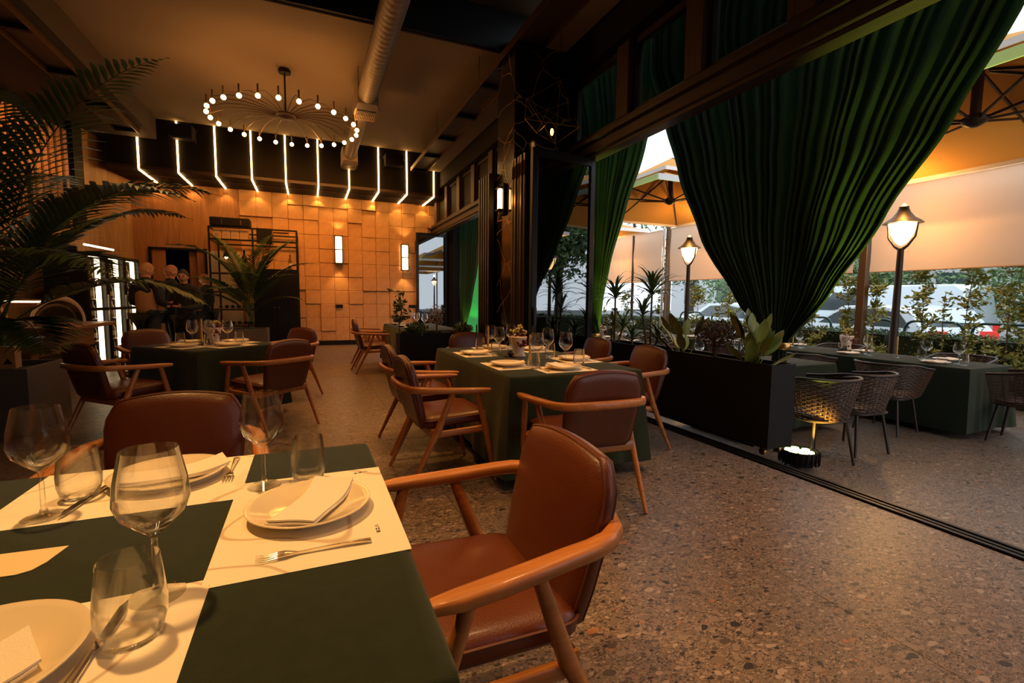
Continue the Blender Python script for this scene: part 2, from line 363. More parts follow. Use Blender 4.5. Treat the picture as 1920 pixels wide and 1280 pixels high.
struct('trim_1', tr, M_BLKM)
# back wall with its doorway
wb = MB().box(-7.5, -3.26, 13.3, 13.5, 0, 4.8).box(-2.21, 3.7, 13.3, 13.5, 0, 4.8).box(-3.26, -2.21, 13.3, 13.5, 2.3, 4.8)
wall_back = struct('wall_back', wb, M_WALL)
S = .35
tm = [MB().box(-S/2+.002, S/2-.002, -d, 0, -S/2+.002, S/2-.002, bv=.008).data('tile', M_TILE) for d in (.020, .036, .056, .080)]
for i in range(15):
    for j in range(11):
        x = -1.47+S*(i+.5); z = .12+S*(j+.5)-.1
        if x > 3.55: continue
        o = obj('tile', random.choice(tm), None, wall_back, kind='structure', loc=(x, 13.3, z))
        o.rotation_euler = (random.uniform(-.022, .022), random.uniform(-.006, .006), random.uniform(-.022, .022))
for i in range(7):
    a = -3.6+i*.3043; b = a+.3033
    z0 = 2.32 if (a > -3.27 and b < -2.15) else 0
    obj('wood_panel', MB().box(a, b, 13.275, 13.3, z0+.1, 3.8, bv=.002), M_VEN, wall_back, kind='structure')
struct('baseboard_back', MB().box(-1.47, 3.3, 13.22, 13.3, 0, .12), M_BLACK)
# left wall, turned twelve degrees off the window line
ML = Matrix(((-sin(radians(12)), cos(radians(12)), 0, -3.6), (-cos(radians(12)), -sin(radians(12)), 0, 13.3), (0, 0, 1, 0), (0, 0, 0, 1)))
wl = MB().box(0, 17, -.2, 0, 0, 5.3)
wall_left = struct('wall_left', wl, M_WALL); wall_left.matrix_world = ML
for i in range(2): obj('wood_panel', MB().box(i*.8+.001, i*.8+.798, 0, .025, 0, 4.39, bv=.002), M_VEN2, wall_left, kind='structure')
for i in range(8): obj('wood_panel', MB().box(1.6+i*.9+.001, 1.6+i*.9+.898, 0, .025, 0, 2.45, bv=.002), M_VEN2, wall_left, kind='structure')
obj('black_post', MB().box(1.62, 1.88, 0, .09, 2.46, 4.39, bv=.004), M_BLACK, wall_left, kind='structure')
obj('recess_shade_sheet', MB().box(1.88, 9, 0, .012, 2.46, 4.39), M_BLACK, wall_left, kind='structure')  # flat black sheet on the wall, painted shade of the recess behind the slats
sl = MB().box(-.05, .05, .02, .055, 2.47, 4.2, bv=.003).data('slat', M_SLAT)
for i in range(26): obj('slat', sl, None, wall_left, kind='structure', loc=(2.02+i*.165, 0, 0))
wr = MB().box(-2.2, 2.2, .10, .106, 0, .007).data('wire', M_BLKM)
for j in range(13): obj('wire', wr, None, wall_left, kind='structure', loc=(4.1, 0, 2.5+.065*j))
for k in range(4): obj('grid_post', MB().box(2.15+k*.8, 2.19+k*.8, .08, .125, 2.46, 3.35), M_BLACK, wall_left, kind='structure')
struct('wall_front', MB().box(-7.6, 3.3, -3.2, -3, 0, 5.3), M_WALL)
# ceiling: high dark field over the camera, lower taupe field, dropped strips along the sides
struct('ceiling', MB().box(-7, 3.3, 7.2, 13.5, 4.8, 4.9), M_CEIL)
struct('ceiling_beam', MB().box(-7, 3.1, 6.67, 7.2, 4.74, 5.3), M_CEIL)
struct('ceiling_beam', MB().box(-7, 3.1, 6.6, 6.668, 4.76, 5.3).box(-7, 3.1, 3.0, 3.3, 4.9, 5.3), M_BLACK)  # first box: the beam's unlit near face, its shade painted black
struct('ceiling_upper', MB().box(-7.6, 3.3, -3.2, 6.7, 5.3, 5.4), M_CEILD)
struct('ceiling_strip_right', MB().box(2.75, 3.1, -3, 13.4, 4.39, 4.9), M_CEIL)
struct('ceiling_strip_left', MB().box(-7.4, -2.75, -3, 13.4, 4.39, 4.9), M_CEILD)  # darker colour than the right strip, dimness of the left side painted in
struct('soffit', MB().box(-3.6, 3.27, 12.0, 13.28, 3.78, 4.795), M_SOFF)
struct('trim_2', MB().box(-3.6, 3.27, 11.985, 11.999, 3.78, 3.84).box(-3.6, 3.27, 12.5, 12.53, 3.765, 3.779), M_DWOOD)
for i in range(10):
    x = -3.07+.668*i
    zt = 4.385 if (i in (0, 9)) else 4.79
    b = MB().box(x-.014, x+.014, 11.972, 11.997, 3.764, zt).box(x-.014, x+.014, 11.997, 13.24, 3.752, 3.778)
    n = ('leftmost', 'second from the left', 'third from the left', 'fourth from the left', 'fifth from the left', 'fifth from the right', 'fourth from the right', 'third from the right', 'second from the right', 'rightmost')[i]
    tag(obj('led_strip', b, M_LED), f'glowing bent LED strip on the black soffit, {n} of the ten', 'led strip', 'LED strips on the black soffit')
    light('SPOT', (x, 13.12, 3.74), 10, (1, .5, .14), .015, (x, 13.28, 2.9), 95, .6)
# window side
struct('wall_right', MB().box(3.1, 3.4, -3, 13.5, 4.0, 4.9).box(3.62, 3.8, 12.6, 13.5, 0, 4.0), M_SOFF)
struct('trim_3', MB().box(3.17, 3.37, -3, 13.3, 3.0, 3.23, bv=.01).box(3.20, 3.34, -3, 13.3, 2.96, 3.0).box(3.12, 3.17, -3, 13.3, 3.12, 3.16), M_DWOOD)
ys = [4.5, 3.45, 2.43, 1.4, .37, -.66, -1.7]; yf = [6.5, 7.55, 8.6, 9.65, 10.7, 11.75, 12.8]
pm = MB().box(3.18, 3.37, -.11, .11, 3.23, 4.0, bv=.008).data('transom_post', M_POST)
for y in ys+yf: obj('transom_post', pm, None, kind='structure', loc=(0, y, 0))
def transom(n, y0, y1, far=False):
    fr = MB()
    for a in ((y0, y0+.05, 3.23, 4), (y1-.05, y1, 3.23, 4), (y0, y1, 3.23, 3.28), (y0, y1, 3.94, 4)): fr.box(3.24, 3.30, *a)
    f = struct(f'window_{n}', fr, M_DWOOD)
    obj('pane', MB().box(3.266, 3.274, y0+.05, y1-.05, 3.28, 3.94), M_BLACK if far else M_PANE, f, kind='structure')
k = 1
for L_ in (ys, yf):
    q = sorted(L_)
    for a, b in zip(q, q[1:]): transom(k, a+.11, b-.11, L_ is yf); k += 1
transom(k, 4.61, 5.58)
# marble column and the folded door leaves on either side of it
struct('marble_column', MB().box(2.40, 3.32, 5.62, 6.2, 0, 4.39, bv=.004), M_MARB)
def leaf(parent, x0, x1, y, z0, z1, pane=M_MIRR):
    f = MB().box(x0, x0+.075, y-.03, y+.03, z0, z1, bv=.006).box(x1-.075, x1, y-.03, y+.03, z0, z1, bv=.006).box(x0+.075, x1-.075, y-.03, y+.03, z1-.09, z1).box(x0+.075, x1-.075, y-.03, y+.03, z0, z0+.11)
    o = obj('door_frame', f, M_BLKM, parent, kind='structure')
    obj('pane', MB().box(x0+.06, x1-.06, y-.006, y+.006, z0+.1, z1-.08), pane, o, kind='structure')
    return o
d1 = struct('door_1', MB().box(2.36, 3.27, 5.13, 5.58, .0, .02), M_BLKM)
for i in range(6):
    lf = leaf(d1, 2.345+.006*(i % 2), 3.25, 5.13+i*.085, .025, 2.95) if i else leaf(d1, 0, .91, 0, .025, 2.95)
    if i == 0: lf.location = (2.352, 5.005, 0); lf.rotation_euler = (0, 0, radians(7.5))
    if i < 5: obj('seal_strip', MB().cyl((2.35, 5.17+i*.085, .1), (2.35, 5.17+i*.085, 2.9), .012, n=6).cyl((2.344, 5.17+i*.085, 2.7), (2.344, 5.17+i*.085, 2.85), .02, n=6), M_BRZ, d1, kind='structure')
h = MB().box(2.375, 2.405, 4.93, 4.97, .95, 1.15).cyl((2.385, 4.94, 1.05), (2.52, 4.95, 1.05), .01)
obj('door_handle', h, M_BLKM, d1, kind='structure')
d2 = struct('door_2', MB().box(2.36, 3.27, 6.24, 6.72, .0, .02), M_BLKM)
for i in range(5): leaf(d2, 2.30, 3.25, 6.28+i*.095, .025, 2.95)
d3 = struct('door_3', MB().box(2.74, 3.6, 13.1, 13.2, 0, .02), M_BLKM)
leaf(d3, 2.72, 3.6, 13.12, .02, 3.02)
obj('door_handle', MB().box(2.75, 2.78, 13.05, 13.09, 1.0, 1.2), M_BLKM, d3, kind='structure')
# doorway in the back wall, behind it a box painted black for the dark interior, its leaf ajar
struct('lobby_wall', MB().box(-3.5, -3.4, 13.5, 15.2, 0, 2.6).box(-2.0, -1.9, 13.5, 15.2, 0, 2.6).box(-3.5, -1.9, 15.2, 15.3, 0, 2.6).box(-3.5, -1.9, 13.5, 15.2, 2.5, 2.6).box(-3.5, -1.9, 13.5, 15.2, -.1, 0), M_BLACK)
d4 = struct('door_4', MB().box(-3.30, -3.25, 13.22, 13.5, 0, 2.34).box(-2.22, -2.17, 13.22, 13.5, 0, 2.34).box(-3.3, -2.17, 13.22, 13.5, 2.29, 2.34), M_BLACK)
obj('door_leaf', MB().box(-2.56, -2.24, 13.4, 13.44, .01, 2.28), M_VEN, d4, kind='structure')
struct('white_panel', MB().box(-2.17, -1.47, 13.235, 13.27, 0, 2.3), mat('off_white_panel', (.62, .50, .36), .7))
# ================================================================== ceiling fittings
def trough(x0, x1, y0, y1, z, label):
    t = thing('light_trough', label, 'light fitting', ((x0+x1)/2, y0, z), 0, 'hanging light troughs'); w_ = (x1-x0)/2; l = y1-y0
    obj('tray', MB().box(-w_, w_, 0, l, .05, .06), M_BRZ, t)
    obj('side_rail', MB().box(-w_-.012, -w_, 0, l, -.03, .06), M_BRZ, t); obj('side_rail', MB().box(w_, w_+.012, 0, l, -.03, .06), M_BRZ, t)
    n = int(l/1.25)
    for i in range(n+1):
        y = l-.05-i*1.25
        obj('cross_bar', MB().box(-w_, w_, y-.035, y+.035, -.02, .05), M_BLACK, t)
        if i < n: obj('diffuser', MB().box(-w_+.04, w_-.04, y-1.2, y-.05, .038, .048), M_DWOOD, t)
    for i in range(0, n+1, 2):
        y = l-.05-i*1.25; obj('hanging_rod', MB().cyl((-w_, y, .06), (-w_, y, 4.79-z if x0 > 0 and y0+y > 7.3 else (4.38-z if x0 < 0 else 5.29-z)), .004, n=5), M_BLKM, t)
    return t
trough(2.36, 2.72, 2.0, 11.9, 4.33, 'long hanging bronze light trough beside the window wall')
trough(-3.25, -2.9, 4.2, 11.45, 4.33, 'long hanging bronze light trough above the left wall behind the palm')
dk = thing('spiral_duct', 'round spiral ventilation duct with two grilled outlet boxes under the ceiling', 'duct', (.93, 1.0, 4.42))
def spiral(y0, y1, r):
    n = int((y1-y0)/.028); p = []; rr = []
    for i in range(n+1): p.append((0, y0+(y1-y0)*i/n, 0)); rr.append(r*(1.035 if i % 4 == 0 else 1))
    return MB().sweep(p, rr, 22)
obj('duct_pipe', spiral(0, 7.1, .145), M_SILV, dk, smooth=30); obj('duct_pipe', spiral(7.6, 10.5, .12), M_SILV, dk, smooth=30)
def outlet(y, w_):
    b = MB().add([(-.15, y, -.15), (.15, y, -.15), (.15, y, .15), (-.15, y, .15), (-w_, y+.12, -.2), (w_, y+.12, -.2), (w_, y+.12, .14), (-w_, y+.12, .14), (-w_, y+.6, -.2), (w_, y+.6, -.2), (w_, y+.6, .14), (-w_, y+.6, .14)],
        [(0, 3, 2, 1), (0, 1, 5, 4), (1, 2, 6, 5), (2, 3, 7, 6), (3, 0, 4, 7), (4, 5, 9, 8), (5, 6, 10, 9), (6, 7, 11, 10), (7, 4, 8, 11), (8, 9, 10, 11)])
    o = obj('outlet_box', b, M_SILV, dk); g = MB().box(-w_+.03, w_-.03, y+.15, y+.56, -.208, -.2); obj('grille_backing', g, M_BLACK, o)
    g = MB()
    for i in range(11): x = -w_+.045+i*(2*w_-.09)/10; g.box(x-.005, x+.005, y+.15, y+.56, -.225, -.205, )
    obj('grille', g.box(-w_+.03, w_-.03, y+.34, y+.36, -.226, -.205), M_SILV, o)
outlet(7.05, .18); outlet(10.45, .17)
for i in range(4): obj('hanger', MB().cyl((-.14, 1+i*3, .06), (-.14, 1+i*3, .87 if i < 2 else .37), .004, n=5), M_BLKM, dk)
for x, z, lb in ((-2.28, 4.55, 'left'), (1.95, 4.5, 'right')):
    sp = thing('loudspeaker', f'black box loudspeaker high on the soffit, {lb} one of the two', 'speaker', (x, 11.95, z), 0, 'soffit loudspeakers')
    obj('cabinet', MB().box(-.21, .21, -.2, .03, -.14, .14, bv=.03), M_BLACK, sp); 
    obj('bracket', MB().sweep([(-.23, -.1, -.2), (-.23, -.1, .02), (-.23, .03, .1)], .008, 5).sweep([(.23, -.1, -.2), (.23, -.1, .02), (.23, .03, .1)], .008, 5), M_BRZ, sp)
# chandelier
ch = thing('chandelier', 'black sputnik ring chandelier with curved arms and glowing round bulbs', 'chandelier', (-.26, 8.6, 4.09))
obj('canopy', MB().lathe([(.09, .64), (.09, .69), (.02, .71)], 16), M_BLACK, ch, True)
obj('rod', MB().cyl((0, 0, .02), (0, 0, .66), .014), M_BLKM, ch, True)
obj('hub', MB().lathe([(.02, -.045), (.14, -.03), (.15, .0), (.13, .03), (.02, .05)], 24), M_LAMP, ch, True)
NB = 26
for i in range(NB):
    a = 2*pi*(i+.3)/NB; r_ = 1.07
    p = [(r*cos(a), r*sin(a), z) for r, z in ((.1, 0), (.35, .05), (.6, .065), (.82, .04), (.97, -.02), (r_, -.06))]
    obj('arm', MB().sweep(p, .006, 5), M_LAMP, ch, True)
    h_ = obj('bulb_holder', MB().cyl((r_*cos(a), r_*sin(a), -.10), (r_*cos(a), r_*sin(a), .03), .012, n=6), M_BRZ, ch, True)
    obj('bulb', MB().ball((r_*cos(a), r_*sin(a), -.125), .034, 10, 6), M_BULB, h_, True)
for i in range(6):
    a = pi/3*i; light('POINT', (-.26+1.0*cos(a), 8.6+1.0*sin(a), 3.96), 11, WARM, .06)
# sconces on the tile wall
for x, z, lb in ((.74, 2.46, 'left of the two, nearer the bottle rack'), (2.42, 2.33, 'right of the two, beside the open glass door')):
    sc_ = thing('wall_sconce', f'box sconce glowing on the tile wall, {lb}', 'wall lamp', (x, 13.23, z), 0, 'tile wall sconces')
    obj('diffuser', MB().box(-.075, .075, -.13, -.02, -.32, -.015).box(-.075, .075, -.13, -.02, .015, .32), M_BULB2, sc_)
    f = MB()
    for xx in (-.1, .08): f.box(xx, xx+.02, -.15, .0, -.36, .36)
    for zz in (-.36, -.012, .336): f.box(-.08, .08, -.15, 0, zz, zz+.024)
    obj('frame', f, M_BLKM, sc_)
    for s in (1, -1): light('SPOT', (x, 13.08, z+.38*s), 16, (1, .55, .18), .02, (x, 13.2, z+1.5*s), 80, .7)
for x in (.73, 2.28, 2.62): tag(obj('wall_socket', MB().box(x-.09, x+.09, 13.21, 13.245, .97, 1.06, bv=.005), M_BLACK), {.73: 'black double wall socket under the left sconce', 2.28: 'black wall socket left of the open glass door', 2.62: 'black wall socket touching the edge of the open glass door'}[x], 'socket')
cs = thing('wall_sconce', 'tall glowing glass sconce on the side of the marble column', 'wall lamp', (2.39, 5.95, 2.55))
obj('diffuser', MB().box(-.07, -.03, -.045, .045, -.13, .13, bv=.01), M_BULB2, cs); obj('frame', MB().box(-.03, -.001, -.08, .08, -.2, .2).box(-.09, -.03, -.06, .06, .13, .15).box(-.09, -.03, -.06, .06, -.15, -.13), M_BLACK, cs)
light('POINT', (2.2, 5.95, 2.55), 5, WARM, .05)
wc = thing('wire_pendant', 'geometric wire cage pendant with one bulb above the folded doors', 'pendant', (2.78, 5.35, 3.3))
v_ = [(-.3, .1, .35), (.05, -.1, .55), (.28, .1, .42), (.32, -.1, .05), (.1, .1, -.12), (-.25, -.1, -.1), (-.34, .05, .1)]
cg = MB()
for i in range(7): cg.cyl(v_[i], v_[(i+1) % 7], .004, n=5).cyl(v_[i], v_[(i+3) % 7], .003, n=5)
obj('cage', cg, M_BRASS, wc); obj('cord', MB().cyl((.05, -.1, .55), (.05, -.1, 1.09), .004, n=5), M_BLACK, wc)
obj('bulb', MB().ball((.0, .0, -.02), .022, 8, 6, (1, 1, 2)), mat('filament_glow', (1, .7, .3), .4, emit=(1, .5, .12), es=6), wc, True)
# ================================================================== TERRACE AND STREET
def umbrella(cx, cy, label):
    H = 1.68; E, A = 3.0, 3.62
    t = thing('patio_umbrella', label, 'umbrella', (cx, cy, 0), 0, 'square tan patio umbrellas')
    def roof(h, e, a, top=.12, sag=.05):
        vs = []; n = 8; k = 6
        for j in range(k+1):
            f = 1-(1-top/h)*j/k; z = e+(a-e)*(j/k)
            for s in range(4):
                for i in range(n):
                    u = -1+2*i/n; c = [(u, -1), (1, u), (-u, 1), (-1, -u)][s]
                    vs.append((c[0]*h*f, c[1]*h*f, z-sag*(1-abs(u)**2)*sin(pi*j/k)*.8))
        m = 4*n; fs = [(j*m+i, j*m+(i+1) % m, (j+1)*m+(i+1) % m, (j+1)*m+i) for j in range(k) for i in range(m)]
        return MB().add(vs, fs)
    c = obj('canopy', roof(H, E, A), M_CANV, t, True)
    v = MB()
    for s in range(4):
        M = Matrix.Rotation(s*pi/2, 4, 'Z'); v.box(-H, H, -H-.012, -H, E-.05, E+.035, M)
    obj('valance', v, M_VAL, c)
    cp = obj('vent_cap', roof(.85, 3.42, 3.85, .05, .0), M_CANV, t, True)
    v = MB()
    for s in range(4): M = Matrix.Rotation(s*pi/2, 4, 'Z'); v.box(-.85, .85, -.86, -.85, 3.38, 3.44, M)
    obj('valance', v, M_VAL, cp)
    obj('mast', MB().cyl((0, 0, 3.12), (0, 0, 3.86), .045), M_LAMP, t, True)
    obj('side_mast', MB().sweep([(0, 0, 3.84), (1.0, -.3, 3.95), (1.98, -.6, 3.8), (2.06, -.62, 3.6), (2.06, -.62, ZT)], .04, 8, up=(0, 1, 0)), M_LAMP, t, True)
    obj('hub', MB().lathe([(.03, 3.03), (.10, 3.07), (.11, 3.12), (.05, 3.16)], 14), M_LAMP, t, True)
    for s in range(8):
        a = s*pi/4; L_ = H*(1.414 if s % 2 else 1)*.985; d = Vector((cos(a), sin(a), 0))
        rb = obj('rib', MB().sweep([d*.08+Vector((0, 0, A-.06)), d*L_+Vector((0, 0, E+.0))], (.014, .02), 4), M_LAMP, t)
        m_ = d*L_*.52; obj('strut', MB().sweep([d*.08+Vector((0, 0, 3.10)), m_+Vector((0, 0, E+(A-E)*.46-.04))], (.012, .017), 4), M_LAMP, rb)
    return t
U0 = umbrella(6.25, 2.78, 'square tan umbrella nearest, right of the big curtain')
dup(U0, 'square tan umbrella seen in the gap between the two curtains', (6.25, 7.22, 0))
dup(U0, 'square tan umbrella farthest along the terrace', (6.25, 11.6, 0))
dup(U0, 'square tan umbrella just outside the picture, mirrored in the glass door', (6.25, -1.7, 0))
dup(U0, 'square tan umbrella farther back, mirrored in the glass door', (6.25, -6.2, 0))
post = MB().box(8.3, 8.42, -.06, .06, -.3, 3.1, bv=.005).data('awning_post', M_BRZ)
for y, lb in ((4.98, 'brown square awning post between the two right-hand blinds'), (9.62, 'awning post behind the umbrella in the curtain gap'), (14.2, 'farthest awning post at the end of the terrace'), (.45, 'awning post outside the right edge of the frame')):
    tag(obj('awning_post', post, None, loc=(0, y, 0)), lb, 'post', 'awning posts')
sil = obj('steel_pole', MB().cyl((8.28, 9.72, -.18), (8.28, 9.72, 3.05), .035), mat('silver_pole', (.6, .6, .6), .3, .9), smooth=True); tag(sil, 'silver pole clamped beside the awning post in the curtain gap', 'pole')
for y0, y1, lb in ((.6, 4.86, 'tan roller blind behind the near street lamp'), (5.12, 9.5, 'tan roller blind behind the second street lamp'), (9.8, 14.1, 'tan roller blind left of the silver pole')):
    t = thing('roller_blind', lb, 'blind', (8.3, y0, 1.74), 0, 'tan roller blinds'); W = y1-y0; vs = []; fs = []; n = 40
    for j in range(9):
        for i in range(n+1): vs.append((.012*sin(i*.9+j*.2)*(1-j/9)*.5+.01*sin(j*1.1), W*i/n, 1.28*j/8))
    for j in range(8):
        for i in range(n): k = j*(n+1)+i; fs.append((k, k+1, k+n+2, k+n+1))
    obj('fabric', MB().add(vs, fs), M_BLIND, t, True)
    obj('bottom_bar', MB().cyl((0, 0, 0), (0, W, 0), .014, n=6), M_BLIND, t); obj('roller', MB().cyl((0, 0, 1.29), (0, W, 1.29), .02, n=8), M_VAL, t)
def street_lamp(x, y, label):
    t = thing('street_lamp', label, 'lamp', (x, y, ZT), 0, 'terrace lamp posts'); g = -ZT
    obj('post', MB().lathe([(.10, 0), (.10, .08), (.06, .14), (.05, 1.0), (.038, 2.0+g-.0)], 12), M_LAMP, t, True)
    arms = MB()
    for s in (1, -1): arms.sweep([(0, 0, 1.98+g), (0, s*.08, 2.04+g), (0, s*.165, 2.16+g), (0, s*.185, 2.34+g)], [.025, .018, .014, .012], 6)
    obj('yoke', arms, M_LAMP, t, True)
    obj('globe', MB().lathe([(.02, 2.05+g), (.07, 2.09+g), (.13, 2.2+g), (.165, 2.34+g), (.16, 2.35+g)], 20), M_GLOBE, t, True)
    obj('hood', MB().lathe([(.235, 2.35+g), (.20, 2.38+g), (.13, 2.43+g), (.08, 2.5+g), (.055, 2.56+g), (.06, 2.575+g), (.03, 2.6+g), (.012, 2.62+g)], 20), M_LAMP, t, True)
    obj('bulb', MB().ball((0, 0, 2.29+g), .045, 12, 8, (1, 1, 1.2)), M_BULB2, t, True)
    light('POINT', (x, y, 2.325), 115, (1, .56, .20), .05); light('POINT', (x, y, 2.68), 34, (1, .50, .12), .05)  # second point is added above the hood to warm the canopies
    return t
street_lamp(7.62, 4.08, 'dark iron street lamp standing right of the big curtain')
street_lamp(7.4, 7.9, 'dark iron street lamp partly hidden by the left edge of the big curtain')
street_lamp(7.5, 11.4, 'dark iron street lamp farthest along the terrace, behind the left curtain')
street_lamp(7.6, -.4, 'dark iron street lamp outside the right edge, mirrored in the glass door')
street_lamp(7.5, -4.3, 'dark iron street lamp farther off, mirrored in the glass door')
# curtains: pleated panels hung outside the header, gathered by a tie
def curtain(yt0, yt1, ztop, tie, label, edgeL, edgeR, pleats, X=3.47, tail=.9, seed=1):
    """edgeL/edgeR: lists of (y, z) from the top to the tie"""
    k_ = 3.85/3.47; X = 3.85; cz = lambda y, z: (y*k_, 1.25+(z-1.25)*k_)
    tie = cz(*tie); edgeL = [cz(*q) for q in edgeL]; edgeR = [cz(*q) for q in edgeR]; ztop = edgeL[0][1]
    rnd = random.Random(seed); t = thing('curtain', label, 'curtain', (X, tie[0], tie[1]), 0, 'green velvet curtains')
    def interp(E, z):
        for (a, za), (b, zb) in zip(E, E[1:]):
            if za >= z >= zb: f = (za-z)/(za-zb); f = f*f*(3-2*f)*.35+f*.65; return a+(b-a)*f
        return E[-1][0]
    nu = pleats*10; nv = 46; vs = []; fs = []; ph = [rnd.uniform(-.6, .6) for _ in range(pleats+1)]; am = [rnd.uniform(.55, 1.15) for _ in range(pleats+1)]
    for j in range(nv+1):
        z = ztop+(tie[1]-ztop)*j/nv; l = interp(edgeL, z); r = interp(edgeR, z); w_ = abs(l-r)
        for i in range(nu+1):
            u = i/nu; k = u*pleats; q = int(min(k, pleats-1)); amp = min(.075, .028+w_*.017)*am[q]; 
            if w_ < .35: amp *= .45+w_*1.2
            kk = k+.28*sin(k*1.7+seed)+.2*sin(k*.63); ps = kk*2*pi
            vs.append((sin(ps)*amp+.012*sin(7*u+z*2.2)+.26*(u-.4)*min(1, w_/1.2), (l-tie[0])+(r-l)*(u+.011*cos(ps+1)), z-tie[1]))
    for j in range(nv):
        for i in range(nu): k = j*(nu+1)+i; fs.append((k, k+1, k+nu+2, k+nu+1))
    obj('drape', MB().add(vs, fs), M_CURT, t, 80)
    obj('tie_band', MB().sweep([(.065*cos(a*pi/8), .085*sin(a*pi/8), 0) for a in range(16)], (.012, .03), 6, closed=True), M_BRASS, t, True)
    vs = []; fs = []; nv = 12; nu = 60
    for j in range(nv+1):
        f = j/nv; r_ = .05+.05*f
        for i in range(nu): a = 2*pi*i/nu; rr = r_*(1+.16*sin(a*11)); vs.append((rr*cos(a)*.8, rr*sin(a), -tail*f))
    for j in range(nv):
        for i in range(nu): l = (i+1) % nu; fs.append((j*nu+i, j*nu+l, (j+1)*nu+l, (j+1)*nu+i))
    obj('tail', MB().add(vs, fs), M_CURT, t, 80); return t
curtain(4.34, .95, 3.85, (2.66, .90), 'big green curtain gathered above the end of the long planter', [(4.34, 4.3), (4.32, 3.6), (4.08, 3.09), (3.80, 2.45), (3.48, 1.85), (3.05, 1.25), (2.72, .90)], [(.6, 4.3), (.95, 3.7), (1.44, 2.87), (1.70, 2.35), (2.02, 1.84), (2.33, 1.32), (2.62, .90)], 30, seed=3)
curtain(6.6, 4.36, 3.85, (5.36, .78), 'green curtain falling beside the mirror-like open glass door', [(6.5, 4.3), (5.9, 3.0), (5.7, 2.3), (5.5, 1.5), (5.42, .78)], [(4.36, 4.3), (4.38, 3.58), (4.63, 3.06), (4.9, 2.4), (5.12, 1.7), (5.24, 1.2), (5.3, .78)], 16, seed=5)
curtain(12.9, 9.4, 3.85, (11.27, .45), 'narrow far green curtain near the back wall', [(12.1, 4.3), (12.0, 3.0), (11.8, 2.0), (11.5, 1.0), (11.35, .45)], [(10.05, 4.3), (10.3, 3.0), (10.5, 2.3), (10.85, 1.2), (11.2, .45)], 14, seed=8)
curtain(-2.4, .85, 3.85, (-.7, .9), 'green curtain outside the right edge of the frame', [(.58, 4.3), (.55, 3.0), (.1, 2.0), (-.6, .9)], [(-2.3, 4.3), (-2.0, 3.0), (-1.4, 2.0), (-.76, .9)], 18, seed=9)
# green flood lights at the feet of the curtains
def flood(x, y, label, rz=0, e=60, aim=None):
    t = thing('flood_light', label, 'spotlight', (x, y, ZT), rz, 'green floor spotlights')
    obj('housing', MB().lathe([(.06, .03), (.13, .06), (.15, .12), (.15, .17), (.135, .17), (.13, .15), (.05, .14)], 24), M_BLACK, t, True)
    fins = MB()
    for i in range(24): a = 2*pi*i/24; fins.box(.145, .158, -.003, .003, .06, .165, Matrix.Rotation(a, 4, 'Z'))
    obj('cooling_fins', fins, M_BLKM, t)
    em = mat('flood_glow', (1, 1, .6), .5, emit=(.95, 1, .38), es=6)
    b = MB()
    for i in range(7):
        a = i*pi/3; r_ = .08 if i < 6 else 0; b.lathe([(.034, .152), (.03, .165), (.01, .17)], 10, c=(r_*cos(a), r_*sin(a), 0))
    obj('lens_cluster', b, em, t)
    obj('bracket', MB().sweep([(.16, 0, .1), (.17, 0, .01), (-.17, 0, .01), (-.16, 0, .1)], (.015, .003), 4), M_BLKM, t)
    if aim: light('SPOT', (x-.10, y-.08, ZT+.2), e, (.75, 1, .12), .04, aim, 48, .7)
flood(3.84, 2.70, 'round floor spotlight glowing yellow green at the end of the long planter', e=480, aim=(3.99, 2.05, 1.8))
light('SPOT', (3.98, 2.55, .03), 75, (1, .60, .07), .03, (4.2, 2.95, .52), 62, .5)  # added yellow spot without a housing, colours the wicker chair
light('SPOT', (3.70, 5.72, .0), 380, (.75, 1, .12), .04, (3.97, 5.45, 1.9), 44, .7)
light('SPOT', (3.72, 12.3, .1), 50, (.5, 1, .15), .04, (3.95, 12.1, 2.4), 40, .5)
